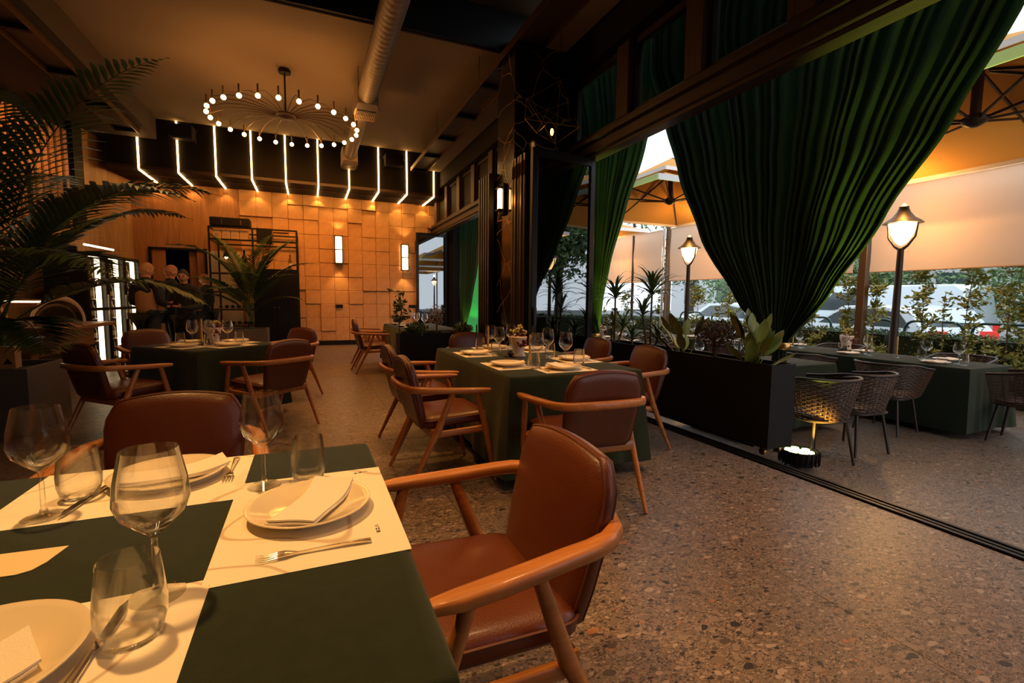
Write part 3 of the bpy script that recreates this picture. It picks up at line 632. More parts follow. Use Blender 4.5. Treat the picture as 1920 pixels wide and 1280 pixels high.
# greenery, fence, cars and backdrop beyond the terrace
def leafcloud(n, fn, size, seed=0, asp=.45):
    rnd = random.Random(seed); vs = []; fs = []
    for _ in range(n):
        p = Vector(fn(rnd)); d = Vector((rnd.uniform(-1, 1), rnd.uniform(-1, 1), rnd.uniform(-.4, 1))).normalized(); s = d.cross(Vector((rnd.uniform(-1, 1), rnd.uniform(-1, 1), rnd.uniform(-1, 1)))).normalized()
        l = size*rnd.uniform(.6, 1.3); w_ = l*asp*.5; up = d.cross(s)*l*.12; k = len(vs)
        vs += [p, p+d*l*.5+s*w_+up, p+d*l, p+d*l*.5-s*w_+up]; fs += [(k, k+1, k+2), (k, k+2, k+3)]
    return MB().add(vs, fs)
def sapling(x, y, h, w_, n, label, seed, mat_=M_LEAFY, z0=-.3, name='laurel_sapling', grp='laurel saplings along the railing'):
    rnd = random.Random(seed); t = thing(name, label, 'plant', (x, y, z0), rnd.uniform(0, 3), grp)
    st = MB(); pts = []
    trunk = [(0.02*sin(i*1.3+seed), .02*cos(i+seed), h*i/7) for i in range(8)]; st.sweep(trunk, [.014-.0015*i for i in range(8)], 6)
    for b in range(16):
        z = h*rnd.uniform(.28, .97); a = rnd.uniform(0, 6.28); l = w_*rnd.uniform(.4, 1)*(1.15-.75*abs(z/h-.5)*1.3); e = Vector((cos(a)*l, sin(a)*l, z+l*rnd.uniform(.5, 1.1)))
        st.sweep([(0, 0, z), e*.5+Vector((0, 0, z*.5)), e], [.005, .004, .002], 4)
        for q in range(6): pts.append(Vector((0, 0, z)).lerp(e, rnd.uniform(.35, 1.05)))
    pts += [Vector((0, 0, h*rnd.uniform(.8, 1.03))) for _ in range(8)]
    obj('stem', st, M_STEM, t)
    def fn(r): p = r.choice(pts); return (p.x+r.gauss(0, .035), p.y+r.gauss(0, .035), p.z+r.gauss(0, .03))
    lf = obj('foliage', leafcloud(n, fn, .085, seed), mat_, t); return t
sp = [(8.85, 4.36, 2.0, .26, 'laurel sapling just right of the near street lamp'), (8.85, 3.80, 2.12, .26, 'tall laurel sapling second from the right edge, above the far wicker chair'), (8.85, 3.36, 2.1, .3, 'bushy laurel sapling close to the right edge of the picture'),
      (8.85, 5.05, 1.95, .28, 'laurel sapling left of the near street lamp'), (8.85, 5.5, 2.0, .32, 'laurel sapling against the brown awning post'), (8.85, 6.15, 1.8, .3, 'laurel sapling just right of the lit curtain hem'),
      (8.85, 3.05, 1.95, .3, 'laurel sapling cut by the right edge of the picture'), (8.85, 8.1, 1.9, .3, 'laurel sapling in front of the white car, left of the big curtain'), (8.85, 7.5, 1.75, .28, 'laurel sapling touching the left edge of the big curtain'),
      (8.85, 9.1, 1.9, .3, 'laurel sapling right beside the second lamp post'), (8.85, 10.4, 1.8, .3, 'laurel sapling seen between the two tall dracaenas'), (8.85, 11.9, 1.8, .3, 'laurel sapling behind the left dracaena'), (8.85, 4.08, 1.7, .12, 'thin pale sapling between two bushier laurels')]
for i, (x, y, h, w_, lb) in enumerate(sp): sapling(8.55, y*8.55/8.85, h, w_*.85, 520 if w_ > .2 else 120, lb, 20+i)
for y0, y1, lb in ((2.2, 3.42, 'low clipped hedge at the right edge'), (3.5, 4.75, 'low clipped hedge under the laurel saplings right of the near lamp'), (4.85, 6.6, 'low clipped hedge behind the long set table'), (6.7, 9.4, 'low clipped hedge behind the big curtain'), (9.5, 13.5, 'low clipped hedge farthest along the terrace'), (-7.5, -3.2, 'low clipped hedge outside the frame, farther off, mirrored in the glass door'), (-3, 1.8, 'low clipped hedge outside the right edge of the frame')):
    W = y1-y0
    def fn(r, W=W):
        q = r.random(); y = r.uniform(0, W); x = r.uniform(-.22, .22)
        if q < .4: return (x, y, 1.02+r.gauss(0, .02))
        return ((-.22 if q < .85 else .22)+r.gauss(0, .015), y, r.uniform(0, 1.02))
    t = thing('box_hedge', lb, 'hedge', (9.0, y0, -.28), 0, 'low hedges along the terrace')
    obj('hedge_core', MB().box(-.2, .2, 0, W, 0, 1.0), mat('hedge_core', (.012, .02, .006), .9), t); obj('foliage', leafcloud(int(1500*W), fn, .05, int(y0*10)), M_HEDGE, t)
def hoop(y, w_, label):
    p = [(0, 0, 0), (0, 0, 1.1)]+[(0, .15-.15*cos(a*pi/8), 1.1+.15*sin(a*pi/8)) for a in range(1, 5)]
    p += [(0, w_-.15+.15*sin(a*pi/8), 1.1+.15*cos(a*pi/8)) for a in range(0, 5)]+[(0, w_, 0)]
    tag(obj('hoop_railing', MB().sweep(p, .022, 8, up=(1, 0, 0)).cyl((0, 0, .75), (0, w_, .75), .015), M_FENCE, smooth=True, loc=(9.35, y, -.3)), label, 'railing', 'green hoop railings')
for i, (y, lb) in enumerate(((2.3, 'green hoop railing at the right edge'), (3.15, 'green hoop railing behind the bushy laurel'), (4.05, 'green hoop railing right of the near lamp'), (5.0, 'green hoop railing behind the near lamp post'), (6.1, 'green hoop railing in front of the red tail light'), (7.1, 'green hoop railing beside the lit curtain hem'), (8.3, 'green hoop railing left of the big curtain'), (9.4, 'green hoop railing in front of the white car bonnet'), (10.6, 'green hoop railing between the two dracaenas'), (11.8, 'green hoop railing farthest to the left'))):
    hoop(y, .8, lb)
def car(x, y, rz, paint, label, van=False):
    t = thing('car', label, 'van' if van else 'car', (x, y, -.3), rz, 'parked cars on the street'); w_ = .86
    if van: pr = [(-2.3, .35), (-2.35, .9), (-2.2, 1.9), (-2.0, 2.05), (1.2, 2.05), (1.75, 1.25), (2.4, 1.0), (2.5, .4)]; gl = [(.2, 1.3), (.25, 1.85), (1.05, 1.85), (1.5, 1.3)]
    else: pr = [(-2.1, .35), (-2.15, .75), (-2.05, 1.0), (-1.7, 1.4), (-.9, 1.5), (.1, 1.47), (.95, 1.02), (1.9, .85), (2.1, .6), (2.1, .33)]; gl = [(-1.75, 1.02), (-1.45, 1.33), (-.8, 1.42), (.05, 1.39), (.75, 1.03)]
    n = len(pr); vs = []
    for k, (yy, s) in enumerate(((-w_, .97), (-w_+.06, 1), (w_-.06, 1), (w_, .97))):
        for px, pz in pr: vs.append((px*s, yy*(1-.14*max(0, pz-.9)), .35+(pz-.35)*(1 if s == 1 else .98)))
    fs = [tuple(range(n)), tuple(range(4*n-1, 3*n-1, -1))]+[(k*n+i, (k+1)*n+i, (k+1)*n+(i+1) % n, k*n+(i+1) % n) for k in range(3) for i in range(n)]
    obj('body', MB().add(vs, fs), paint, t, 35)
    for s in (-1, 1):
        g = MB().add([(px, s*(w_*(1-.14*max(0, pz-.9))+.006), pz) for px, pz in gl], [tuple(range(len(gl)))]); obj('side_window', g, M_CGLS, t)
        for wx in (-1.35, 1.3):
            wh = obj('wheel', MB().cyl((wx, s*.66, .33), (wx, s*.89, .33), .33, n=20), M_TYRE, t); obj('hub_cap', MB().cyl((wx, s*.885, .33), (wx, s*.9, .33), .2, n=12), M_SILV, wh)
        obj('tail_light', MB().box(-2.19 if not van else -2.38, -2.0, s*.62-.16, s*.62+.16, .78, .98), M_RED, t)
    if not van:
        obj('rear_window', MB().add([(-2.0, -.62, 1.06), (-2.0, .62, 1.06), (-1.72, .55, 1.37), (-1.72, -.55, 1.37)], [(0, 1, 2, 3)]), M_CGLS, t); obj('windscreen', MB().add([(.93, -.66, 1.06), (.93, .66, 1.06), (.2, .6, 1.44), (.2, -.6, 1.44)], [(0, 1, 2, 3)]), M_CGLS, t)
    return t
car(13.4, 12.2, radians(82), M_CWHITE, 'white car parked behind the second lamp post')
car(12.9, 7.4, radians(75), M_CWHITE, 'white hatchback with red tail light behind the brown awning post')
car(16.0, 8.9, radians(92), M_CWHITE, 'white van standing behind the white hatchback', True)
car(12.8, 2.6, radians(94), M_CDARK, 'dark blue car behind the laurels at the right edge')
car(16.4, 15.2, radians(85), M_CWHITE, 'pale car farthest off, seen above the left bonnet')
def tree(x, y, h, r, n, label, seed):
    rnd = random.Random(seed); t = thing('street_tree', label, 'tree', (x, y, -.3), 0, 'street trees'); tk = MB().sweep([(0, 0, 0), (.1, .05, h*.3), (-.05, .1, h*.55), (0, 0, h*.8)], [.2, .16, .1, .04], 8)
    bl = [(Vector((rnd.gauss(0, r*.45), rnd.gauss(0, r*.45), h*rnd.uniform(.42, .98))), rnd.uniform(.3, .55)*r) for _ in range(18)]
    for c, q in bl: tk.sweep([(0, 0, h*.35), c*.5+Vector((0, 0, h*.2)), c], [.06, .04, .015], 5)
    obj('trunk', tk, M_BARK, t)
    def fn(g):
        c, q = g.choice(bl); d = Vector((g.gauss(0, 1), g.gauss(0, 1), g.gauss(0, 1))).normalized()*q*g.random()**.4; return c+d
    obj('foliage', leafcloud(n, fn, .22, seed), M_TREE, t)
for i, (x, y, h, r, n, lb) in enumerate(((19, 4, 7, 3, 5000, 'street tree behind the parked cars on the right'), (21, 12, 8, 3.2, 5000, 'street tree behind the white cars'), (19, 20, 7, 3, 4000, 'street tree far off left of the cars'), (11.8, -4.6, 7, 2.6, 11000, 'tall street tree mirrored in the open glass door'), (14.5, -10.5, 8, 3, 9000, 'second street tree mirrored in the open glass door'), (21, -4, 8, 3.2, 5000, 'street tree right of the frame'), (18.5, 6.2, 3.4, 2.0, 3500, 'low bushy street tree behind the white van'), (18.5, 10.6, 3.2, 2.0, 3500, 'low bushy street tree left of the brown awning post'), (18, 1.6, 3.4, 2.0, 3500, 'low bushy street tree behind the dark car'), (19, 16, 3.4, 2.2, 3500, 'low bushy street tree above the pale car'))):
    tree(x, y, h, r, n, lb, 50+i)
bd = thing('building', 'pale grey building across the street behind the cars', 'building', (30, 8, -.3))
obj('wall', MB().box(0, 8, -26, 26, 0, 5), M_BLDG, bd)
for i in range(14): f = obj('window', MB().box(-.05, 0, -24+i*3.6, -22.4+i*3.6, 1.2, 3.2), M_BLDG, bd); obj('pane', MB().box(-.07, -.05, -23.9+i*3.6, -22.5+i*3.6, 1.3, 3.1), M_CGLS, f)
ct = thing('shuttered_kiosk', 'pale ribbed kiosk wall at the far end of the terrace', 'building', (5.6, 17.5, -.2))
rb = MB()
for i in range(22): rb.box(-2.6, 2.6, -.03-.02*(i % 2), 0, i*.14, i*.14+.135)
obj('ribbed_wall', rb, mat('kiosk_white', (.62, .62, .62), .6), ct); obj('roof_edge', MB().box(-2.8, 2.8, -.3, .3, 3.08, 3.3), M_BLDG, ct)
tag(obj('green_banner', MB().box(5.35, 6.3, 16.9, 16.96, -.4, 2.55), mat('green_board', (.01, .22, .03), .6)), 'tall bright green board lit at the far end of the terrace', 'board')
light('SPOT', (5.6, 16.4, .2), 38, (.3, 1, .2), .05, (5.8, 16.9, 1.6), 80, .6)
# ================================================================== CHAIRS
def make_armchair():
    """faces local +y; arms 0.65 high, back 0.84"""
    t = thing('dining_armchair', 'x', 'chair')
    so = rrect(.50, .46, .07); so = [(x*(1-.05*(.25-y)), y) for x, y in so]
    st = obj('seat', MB().pad(so, .085, T(0, .0, .435, rx=radians(3)), crown=.012), M_LEATH, t, 60)
    obj('seat_piping', MB().sweep([T(0, .0, .435, rx=radians(3)) @ Vector((x*1.005, y*1.005, .018)) for x, y in so], .005, 5, closed=True), M_PIPE, st, True)
    ol = []; 
    for i in range(25): u = -1+2*i/24; ol.append((u*.235*(1-.0*abs(u)), .215+.035*(1-u*u)-.06*max(0, abs(u)-.86)/.14))
    ol = list(reversed(ol))
    ol += [(-.240, .12), (-.238, 0), (-.228, -.12), (-.215, -.2), (-.19, -.225), (0, -.23), (.19, -.225), (.215, -.2), (.228, -.12), (.238, 0), (.240, .12)]
    MBk = T(0, -.252, .612, rx=radians(90+13))
    bk = obj('backrest', MB().pad(ol, .062, MBk @ Matrix.Rotation(pi, 4, 'Y'), crown=.010, bend=-.25), M_LEATH, t, 60)
    for zz in (.0175, -.0175):
        obj('back_piping', MB().sweep([MBk @ Matrix.Rotation(pi, 4, 'Y') @ Vector((x*.978, y*.978, zz-.25*x*x)) for x, y in ol], .0042, 5, closed=True), M_PIPE, bk, True)
    p = []; q = []
    half = [(.326, .205), (.327, .14), (.320, .05), (.310, -.05), (.302, -.13), (.296, -.20), (.283, -.255), (.252, -.30), (.20, -.326), (.10, -.34)]
    hz = [.640, .642, .645, .650, .655, .658, .661, .663, .665, .666]
    for (x, y), z in zip(half, hz): p.append((x, y, z)); q.append((.028, .020))
    q[0] = (.017, .014); q[1] = (.026, .019); 
    for k, v in ((4, (.027, .020)), (5, (.025, .021)), (6, (.023, .022)), (7, (.021, .023)), (8, (.019, .024)), (9, (.018, .024))): q[k] = v
    p = p+[(0, -.343, .666)]+[(-x, y, z) for x, y, z in reversed(p)]; q = q+[(.02, .023)]+list(reversed(q))
    for k in range(8, len(q)-8): q[k] = (.018, .024)
    obj('armrest', MB().sweep(p, q, 12, p=3), M_CWOOD, t, 70)
    for s in (-1, 1):
        obj('leg', MB().sweep([(s*.318, .115, .63), (s*.30, .18, .40), (s*.295, .26, 0)], [(.017, .019), (.019, .023), (.012, .012)], 10), M_CWOOD, t, 60)
        obj('leg', MB().sweep([(s*.305, -.05, .64), (s*.288, -.14, .40), (s*.275, -.34, 0)], [(.016, .018), (.02, .025), (.012, .012)], 10), M_CWOOD, t, 60)
        obj('side_rail', MB().sweep([(s*.285, .20, .375), (s*.275, -.17, .36)], (.013, .022), 8, p=4), M_CWOOD, t, 60)
    obj('front_rail', MB().sweep([(-.275, .19, .38), (.275, .19, .38)], (.013, .022), 8, p=4), M_CWOOD, t, 60)
    obj('rear_rail', MB().sweep([(-.275, -.175, .365), (.275, -.175, .365)], (.013, .03), 8, p=4), M_CWOOD, t, 60)
    return t
def face(dx, dy): return atan2(dy, dx)-pi/2
chairs = [((.395, 1.21), (-1, -.03), 'cognac armchair nearest to the camera, at the right side of the foreground table', 'foreground'),
  ((-.50, 2.02), (.03, -1), 'cognac armchair at the far side of the foreground table, its back to the room', 'foreground'),
  ((1.54, 2.53), (.05, 1), 'cognac armchair at the near end of the middle table, seen from behind', 'middle'),
  ((2.45, 3.38), (-1, .04), 'cognac armchair on the window side of the middle table, nearer of the two', 'middle'),
  ((2.50, 4.26), (-1, .0), 'cognac armchair on the window side of the middle table, farther of the two', 'middle'),
  ((.88, 3.27), (1, .06), 'cognac armchair on the left side of the middle table, nearer of the two', 'middle'),
  ((.90, 4.06), (1, .04), 'cognac armchair on the left side of the middle table, farther of the two', 'middle'),
  ((1.74, 5.06), (.06, -1), 'cognac armchair at the far end of the middle table', 'middle'),
  ((-1.50, 5.10), (.72, .70), 'cognac armchair left of the left-hand table, lit from behind', 'left'),
  ((-.37, 5.07), (-.66, .75), 'cognac armchair right of the left-hand table, turned away from the camera', 'left'),
  ((-1.60, 6.55), (.55, -.83), 'cognac armchair behind the left-hand table near the three men', 'left'),
  ((-.30, 6.50), (-.72, -.70), 'cognac armchair behind the left-hand table, at its right corner', 'left'),
  ((1.00, 8.33), (1, .05), 'cognac armchair at the far table by the tile wall, nearer of the two', 'far'),
  ((1.06, 9.15), (1, .03), 'cognac armchair at the far table by the tile wall, farther of the two', 'far')]
A0 = make_armchair()
for i, ((x, y), (dx, dy), lb, g) in enumerate(chairs):
    o = A0 if i == 0 else dup(A0, lb)
    o['label'] = lb; o['group'] = f'armchairs around the {g} table'; o.location = (x, y, 0.001); o.rotation_euler = (0, 0, face(dx, dy))
def make_wicker():
    t = thing('wicker_tub_chair', 'x', 'chair')
    def prof(h):    # plan at height fraction h
        r = .225+.085*h; f = .20+.05*h; return [(-r, f)]+[(-r, f*.3)]+[(r*cos(pi+a*pi/14), r*sin(pi+a*pi/14)-.02) for a in range(15)]+[(r, f*.3), (r, f)]
    def at(s, h):
        P = prof(h); n = len(P)-1; k = min(int(s*n), n-1); f = s*n-k
        x = P[k][0]*(1-f)+P[k+1][0]*f; y = P[k][1]*(1-f)+P[k+1][1]*f; drop = max(0, abs(s-.5)*2-.55)/.45
        return Vector((x, y, .40+h*(.37-.06*drop**1.5)))
    ns = 26
    for k in range(20):
        h = .03+.93*k/19; pts = []
        for i in range(ns*2+1):
            s = i/(ns*2); p = at(s, h); c = Vector((0, 0, p.z)); d = (p-c).normalized(); pts.append(p+d*(.006*(1 if (i//2+k) % 2 else -1)))
        obj('woven_strand', MB().sweep(pts, (.0045, .0062), 4), M_WICK, t, True) if False else None
        if k == 0: W = MB()
        W.sweep(pts, (.0035, .0072), 4)
    obj('woven_shell', W, M_WICK, t, True, kind='stuff')
    sk = MB()
    for i in range(0, ns+1): s = i/ns; sk.sweep([at(s, .0), at(s, .5), at(s, 1)], .004, 4)
    obj('stakes', sk, M_WICK, t, True, kind='stuff')
    obj('rim', MB().sweep([at(s/40, 1.0) for s in range(41)], .013, 8), M_WLEG, t, True)
    obj('seat_frame', MB().sweep([(x, y, .40) for x, y in rrect(.44, .46, .12)], .012, 6, closed=True), M_WLEG, t, True)
    obj('seat', MB().pad(rrect(.42, .44, .11), .05, T(0, 0, .42), crown=.01), M_WICK, t, 60)
    for sx in (-1, 1):
        for sy in (-1, 1): obj('leg', MB().sweep([(sx*.16, sy*.17, .40), (sx*.215, sy*.225, 0)], [(.015, .015), (.012, .012)], 8), M_WLEG, t, True)
    return t
wk = [((4.22, 2.84), (.25, 1), 'brown wicker tub chair lit yellow by the floor spotlight', 'small terrace table'), ((4.84, 2.90), (.1, 1), 'brown wicker tub chair second from the planter, beside the lit one', 'small terrace table'),
      ((5.95, 3.2), (1, .1), 'wicker tub chair, near side of the long terrace table, closest to its end', 'long terrace table'), ((5.95, 4.25), (1, .0), 'wicker tub chair, near side of the long terrace table, second from its end', 'long terrace table'), ((5.95, 5.4), (1, .0), 'wicker tub chair, near side of the long terrace table, third from its end', 'long terrace table'),
      ((6.75, 2.35), (-.1, 1), 'dark wicker tub chair at the end of the long terrace table, cut by the frame', 'long terrace table'), ((7.5, 3.25), (-1, .0), 'wicker tub chair on the street side of the long terrace table, nearest its end', 'long terrace table'), ((7.5, 4.75), (-1, .0), 'wicker tub chair on the street side of the long terrace table, beside the lamp post', 'long terrace table'),
      ((5.5, 6.4), (-1, .0), 'wicker tub chair right of the terrace table behind the planter', 'terrace table behind the planter'), ((5.5, 7.4), (-1, .0), 'wicker tub chair farther along the terrace table behind the planter', 'terrace table behind the planter'), ((4.6, 5.45), (0, 1), 'wicker tub chair at the near end of the terrace table behind the planter', 'terrace table behind the planter')]
W0 = make_wicker()
for i, ((x, y), (dx, dy), lb, g) in enumerate(wk):
    o = W0 if i == 0 else dup(W0, lb)
    o['label'] = lb; o['group'] = f'wicker chairs at the {g}'; o.location = (x, y, ZT+.001); o.rotation_euler = (0, 0, face(dx, dy))
# ================================================================== TABLES
def cloth_mesh(w_, d, drop, seed=0, flare=.06):
    rnd = random.Random(seed); n = 46; per = []; 
    for s in range(4):
        for i in range(n):
            u = -.5+i/n; per.append([(u*w_, -d/2, 0, -1), (w_/2, u*d, 1, 0), (-u*w_, d/2, 0, 1), (-w_/2, -u*d, -1, 0)][s])
    N = len(per); ph = [rnd.uniform(0, 6) for _ in range(4)]
    vs = []; 
    lay = [(0, 0), (.008, -.004), (.014, -.018)]+[(None, -drop*f) for f in (.12, .3, .5, .7, .85, 1)]
    for q, (o_, z) in enumerate(lay):
        for i, (x, y, nx, ny) in enumerate(per):
            if o_ is None:
                f = -z/drop; c = 1-min(i % n, n-i % n)/(n/2)     # 1 at corners
                a = .014+flare*f*(.25+.75*c**3)+.011*f*sin(i*.42+ph[0])+.013*f*sin(i*.19+ph[1])+.006*f*sin(i*.9+ph[2])
                if i % n == 0: m = per[i-1]; vx, vy = (nx+m[2])*.9, (ny+m[3])*.9
                else: vx, vy = nx, ny
                vs.append((x+vx*a, y+vy*a, z))
            else:
                if i % n == 0: m = per[i-1]; nx, ny = (nx+m[2])*.7, (ny+m[3])*.7
                vs.append((x+nx*o_, y+ny*o_, z))
    fs = [tuple(range(N))]
    for q in range(len(lay)-1):
        for i in range(N): j = (i+1) % N; fs.append((q*N+i, (q+1)*N+i, (q+1)*N+j, q*N+j))
    return MB().add(vs, fs)
def table(x0, x1, y0, y1, z, name, rz=0, drop=.66, seed=0, zf=0, pedestal=True, center=None):
    w_, d = x1-x0, y1-y0; c = center or ((x0+x1)/2, (y0+y1)/2)
    t = thing('table', f'table hidden under {name}', 'table', (c[0], c[1], zf), rz, 'cloth covered tables')
    obj('tabletop', MB().box(-w_/2+.004, w_/2-.004, -d/2+.004, d/2-.004, z-zf-.032, z-zf-.004), M_BLACK, t)
    for s in ((0,) if d < 1.4 else (-1, 1)):
        b = obj('pedestal', MB().cyl((0, s*d*.28, .02), (0, s*d*.28, z-zf-.03), .035), M_BLKM, t, True)
        obj('base_plate', MB().box(-.3, .3, s*d*.28-.035, s*d*.28+.035, 0.001, .02, bv=.004).box(-.035, .035, s*d*.28-.25, s*d*.28+.25, 0.001, .02, bv=.004), M_BLKM, b)
    o = obj('tablecloth', cloth_mesh(w_, d, drop, seed), M_CLOTH, smooth=55, loc=(c[0], c[1], z), rot=(0, 0, rz))
    return tag(o, f'dark green cloth: {name}', 'tablecloth', 'dark green tablecloths')
table(-1.0, .165, .58, 1.67, .75, 'the foreground table in the bottom left corner', seed=1)
table(1.185, 2.2, 2.79, 4.67, .75, 'the middle table set for six', seed=2)
table(-.46, .46, -.46, .46, .75, 'the left-hand table turned like a diamond', rz=radians(45), seed=3, center=(-.94, 5.71))
table(1.33, 2.25, 7.35, 9.4, .75, 'the far table behind the box planter', seed=4)
table(6.32, 7.17, 2.66, 7.6, .57, 'the long terrace table under the street lamp', seed=5, zf=ZT, drop=.68)
table(4.0, 5.42, 3.46, 4.22, .57, 'the small terrace table beside the big curtain', seed=6, zf=ZT, drop=.68)
table(4.2, 5.05, 5.95, 8.5, .57, 'the terrace table behind the planter', seed=7, zf=ZT, drop=.68)
table(6.3, 7.1, 8.4, 12.3, .57, 'the long terrace table farther left', seed=8, zf=ZT, drop=.68)
# ================================================================== TABLEWARE
def scp(p, k): return [(r*k, z*k) for r, z in p]
wine_p = [(.001, 0), (.036, 0), (.036, .002), (.030, .004), (.008, .009), (.0042, .02), (.0038, .085), (.006, .094), (.022, .108), (.041, .128), (.0475, .148), (.045, .178), (.036, .222), (.0350, .224), (.0342, .222), (.0432, .178), (.0455, .148), (.039, .130), (.020, .111), (.001, .104)]
tumb_p = [(.001, 0), (.027, 0), (.031, .004), (.0375, .03), (.038, .05), (.032, .105), (.0310, .1065), (.0300, .105), (.036, .05), (.0355, .03), (.029, .010), (.001, .0095)]
wine_p = scp(wine_p, 1.12); tumb_p = scp(tumb_p, 1.17)
wine_d = MB().lathe(wine_p, 40, cap=False).data('wine_glass', M_GLASS, 80); tumb_d = MB().lathe(tumb_p, 36, cap=False).data('tumbler', M_GLASS, 80)
wine_l = MB().lathe(wine_p, 16, cap=False).data('wine_glass', M_GLASS, 80); tumb_l = MB().lathe(tumb_p, 14, cap=False).data('tumbler', M_GLASS, 80)
plate_d = MB().lathe([(.001, .004), (.07, .004), (.075, 0), (.082, .001), (.086, .006), (.125, .019), (.1345, .024), (.1350, .0265), (.133, .0275), (.122, .0225), (.088, .011), (.080, .0085), (.001, .0085)], 56, cap=False).data('plate', M_CER, 60)
def napkin_mesh():
    vs = []; fs = []
    n, m = 14, 8; W, D = .245, .105
    for lay, dz in ((0, 0), (1, .0045)):
        for side in (0, 1):
            o = len(vs)
            for j in range(m+1):
                for i in range(n+1):
                    x = -W/2+W*i/n+.004*lay; y = (-D/2+D*j/m)*(1-.06*lay)+.01*sin(i*.5)*.4
                    z = .008+dz+side*.004+.012*((2*abs(i/n-.5))**3)+.0012*sin(i*.5+lay)+.0015*sin(j*.6+i*.2)
                    vs.append((x, y, z))
            for j in range(m):
                for i in range(n): k = o+j*(n+1)+i; f = (k, k+1, k+n+2, k+n+1); fs.append(f if side else f[::-1])
            if side:
                a = o-(n+1)*(m+1); b = [j*(n+1) for j in range(m+1)]
                edge = list(range(n+1))+[j*(n+1)+n for j in range(1, m+1)]+[m*(n+1)+i for i in range(n-1, -1, -1)]+[j*(n+1) for j in range(m-1, 0, -1)]
                for p, q in zip(edge, edge[1:]+edge[:1]): fs.append((a+p, a+q, o+q, o+p))
    return MB().add(vs, fs)
nap_d = napkin_mesh().data('napkin', M_NAP, 60)
def fork_mesh():
    b = MB().sweep([(0, -.105, .004), (0, -.06, .006), (0, .0, .005), (0, .03, .004), (0, .055, .007)], [(.0095, .0016), (.0065, .0018), (.0032, .002), (.004, .0018), (.0125, .0013)], 8)
    b.sweep([(0, .052, .0068), (0, .068, .0068)], (.0125, .001), 6, p=4)
    for x in (-.0105, -.0035, .0035, .0105): b.sweep([(x, .066, .0066), (x, .085, .004), (x, .105, .006)], [(.002, .0009), (.0018, .0009), (.0009, .0007)], 5)
    return b
def knife_mesh():
    b = MB().sweep([(0, -.11, .005), (0, -.06, .005), (0, -.002, .005)], [(.0085, .003), (.007, .0035), (.0055, .003)], 8)
    b.add([(-.004, -.002, .006), (.006, -.002, .006), (.011, .03, .006), (.011, .08, .006), (.002, .118, .006), (-.004, .10, .006), (-.004, -.002, .0045), (.006, -.002, .0045), (.011, .03, .0045), (.011, .08, .0045), (.002, .118, .0045), (-.004, .10, .0045)], [(0, 1, 2, 3, 4, 5), (11, 10, 9, 8, 7, 6)]+[(i, 6+i, 6+(i+1) % 6, (i+1) % 6) for i in range(6)])
    return b
fork_d = fork_mesh().data('fork', M_STEEL, 60); knife_d = knife_mesh().data('knife', M_STEEL, 40)
def put(name, data, loc, rz, label, cat, group):
    o = obj(name, data, None, loc=loc, rot=(0, 0, rz)); return tag(o, label, cat, group)
mat_d = MB().box(-.25, .25, -.18, .18, .0006, .0012).data('placemat', M_PAPER)
mat_s = MB().box(-.21, .21, -.15, .15, .0006, .0012).data('placemat', M_PAPER)
def lw(x, y, rz, dx, dy): return (x+dx*cos(rz)-dy*sin(rz), y+dx*sin(rz)+dy*cos(rz))
def setting(x, y, rz, z, where, tbl, fine=True, kw='pfkwtnm', big=False):
    """x,y = plate centre; local -y points to the diner. where: words that single the place out"""
    g = f'at the {tbl}'; NP, PL = ('ivory napkin on the plate', 'cream plate') if kw in ('pwtn', 'pwn', 'pwt') else ('folded ivory napkin on the plate', 'cream dinner plate')
    e = .0013
    if 'm' in kw: put('placemat', mat_d if big else mat_s, (*lw(x, y, rz, 0, .0), z), rz, f'printed paper placemat {where}', 'placemat', 'placemats '+g)
    put('plate', plate_d, (x, y, z+e), 0, f'{PL} {where}', 'plate', 'plates '+g)
    if 'n' in kw: put('napkin', nap_d, (x, y, z+e+.004), rz+radians(90+random.uniform(-25, 25)), f'{NP} {where}', 'napkin', 'napkins '+g)
    if 'f' in kw: put('fork', fork_d, (*lw(x, y, rz, -.165, -.0), z+e), rz, f'steel fork {where}', 'fork', 'forks '+g)
    if 'k' in kw: put('knife', knife_d, (*lw(x, y, rz, .165, 0), z+e), rz, f'steel knife {where}', 'knife', 'knives '+g)
    if 'w' in kw: put('wine_glass', wine_d if fine else wine_l, (*lw(x, y, rz, .12, .185), z+e), 0, f'wine glass {where}', 'glass', 'wine glasses '+g)
    if 't' in kw: put('tumbler', tumb_d if fine else tumb_l, (*lw(x, y, rz, .20, .12), z+e), 0, f'water tumbler {where}', 'glass', 'tumblers '+g)
# foreground table, laid piece by piece
FT = 'the foreground table'; z = .75; e = .0013
for x, y, rz, w_ in ((-.003, 1.165, pi/2, 'under the plate at its right edge'), (-.42, 1.49, 0, 'under the plate at its far edge'), (-.42, .765, 0, 'under the plate in the bottom left corner')):
    o = put('placemat', mat_d, (x, y, z), rz, f'printed paper placemat on the foreground table {w_}', 'placemat', 'placemats on '+FT)
for x, y, w_, a in ((-.01, 1.17, 'nearest the big armchair', 1.15), (-.36, 1.52, 'at the far edge, beyond the glasses', .35), (-.43, .80, 'in the bottom left corner of the picture', .5)):
    put('plate', plate_d, (x, y, z+e), 0, f'cream dinner plate on the foreground table {w_}', 'plate', 'plates on '+FT)
    put('napkin', nap_d, (x+(.01 if w_[0] != 'i' else -.03), y+(0 if w_[0] != 'i' else -.06), z+e+.004), a, f'folded ivory napkin on the plate {w_}', 'napkin', 'napkins on '+FT)
put('wine_glass', wine_d, (-.56, 1.36, z+e), 0, 'large wine glass at the left edge of the foreground table', 'glass', 'wine glasses on '+FT)
put('wine_glass', wine_d, (-.245, .925, z+e), 0, 'large wine glass nearest the camera on the foreground table', 'glass', 'wine glasses on '+FT)
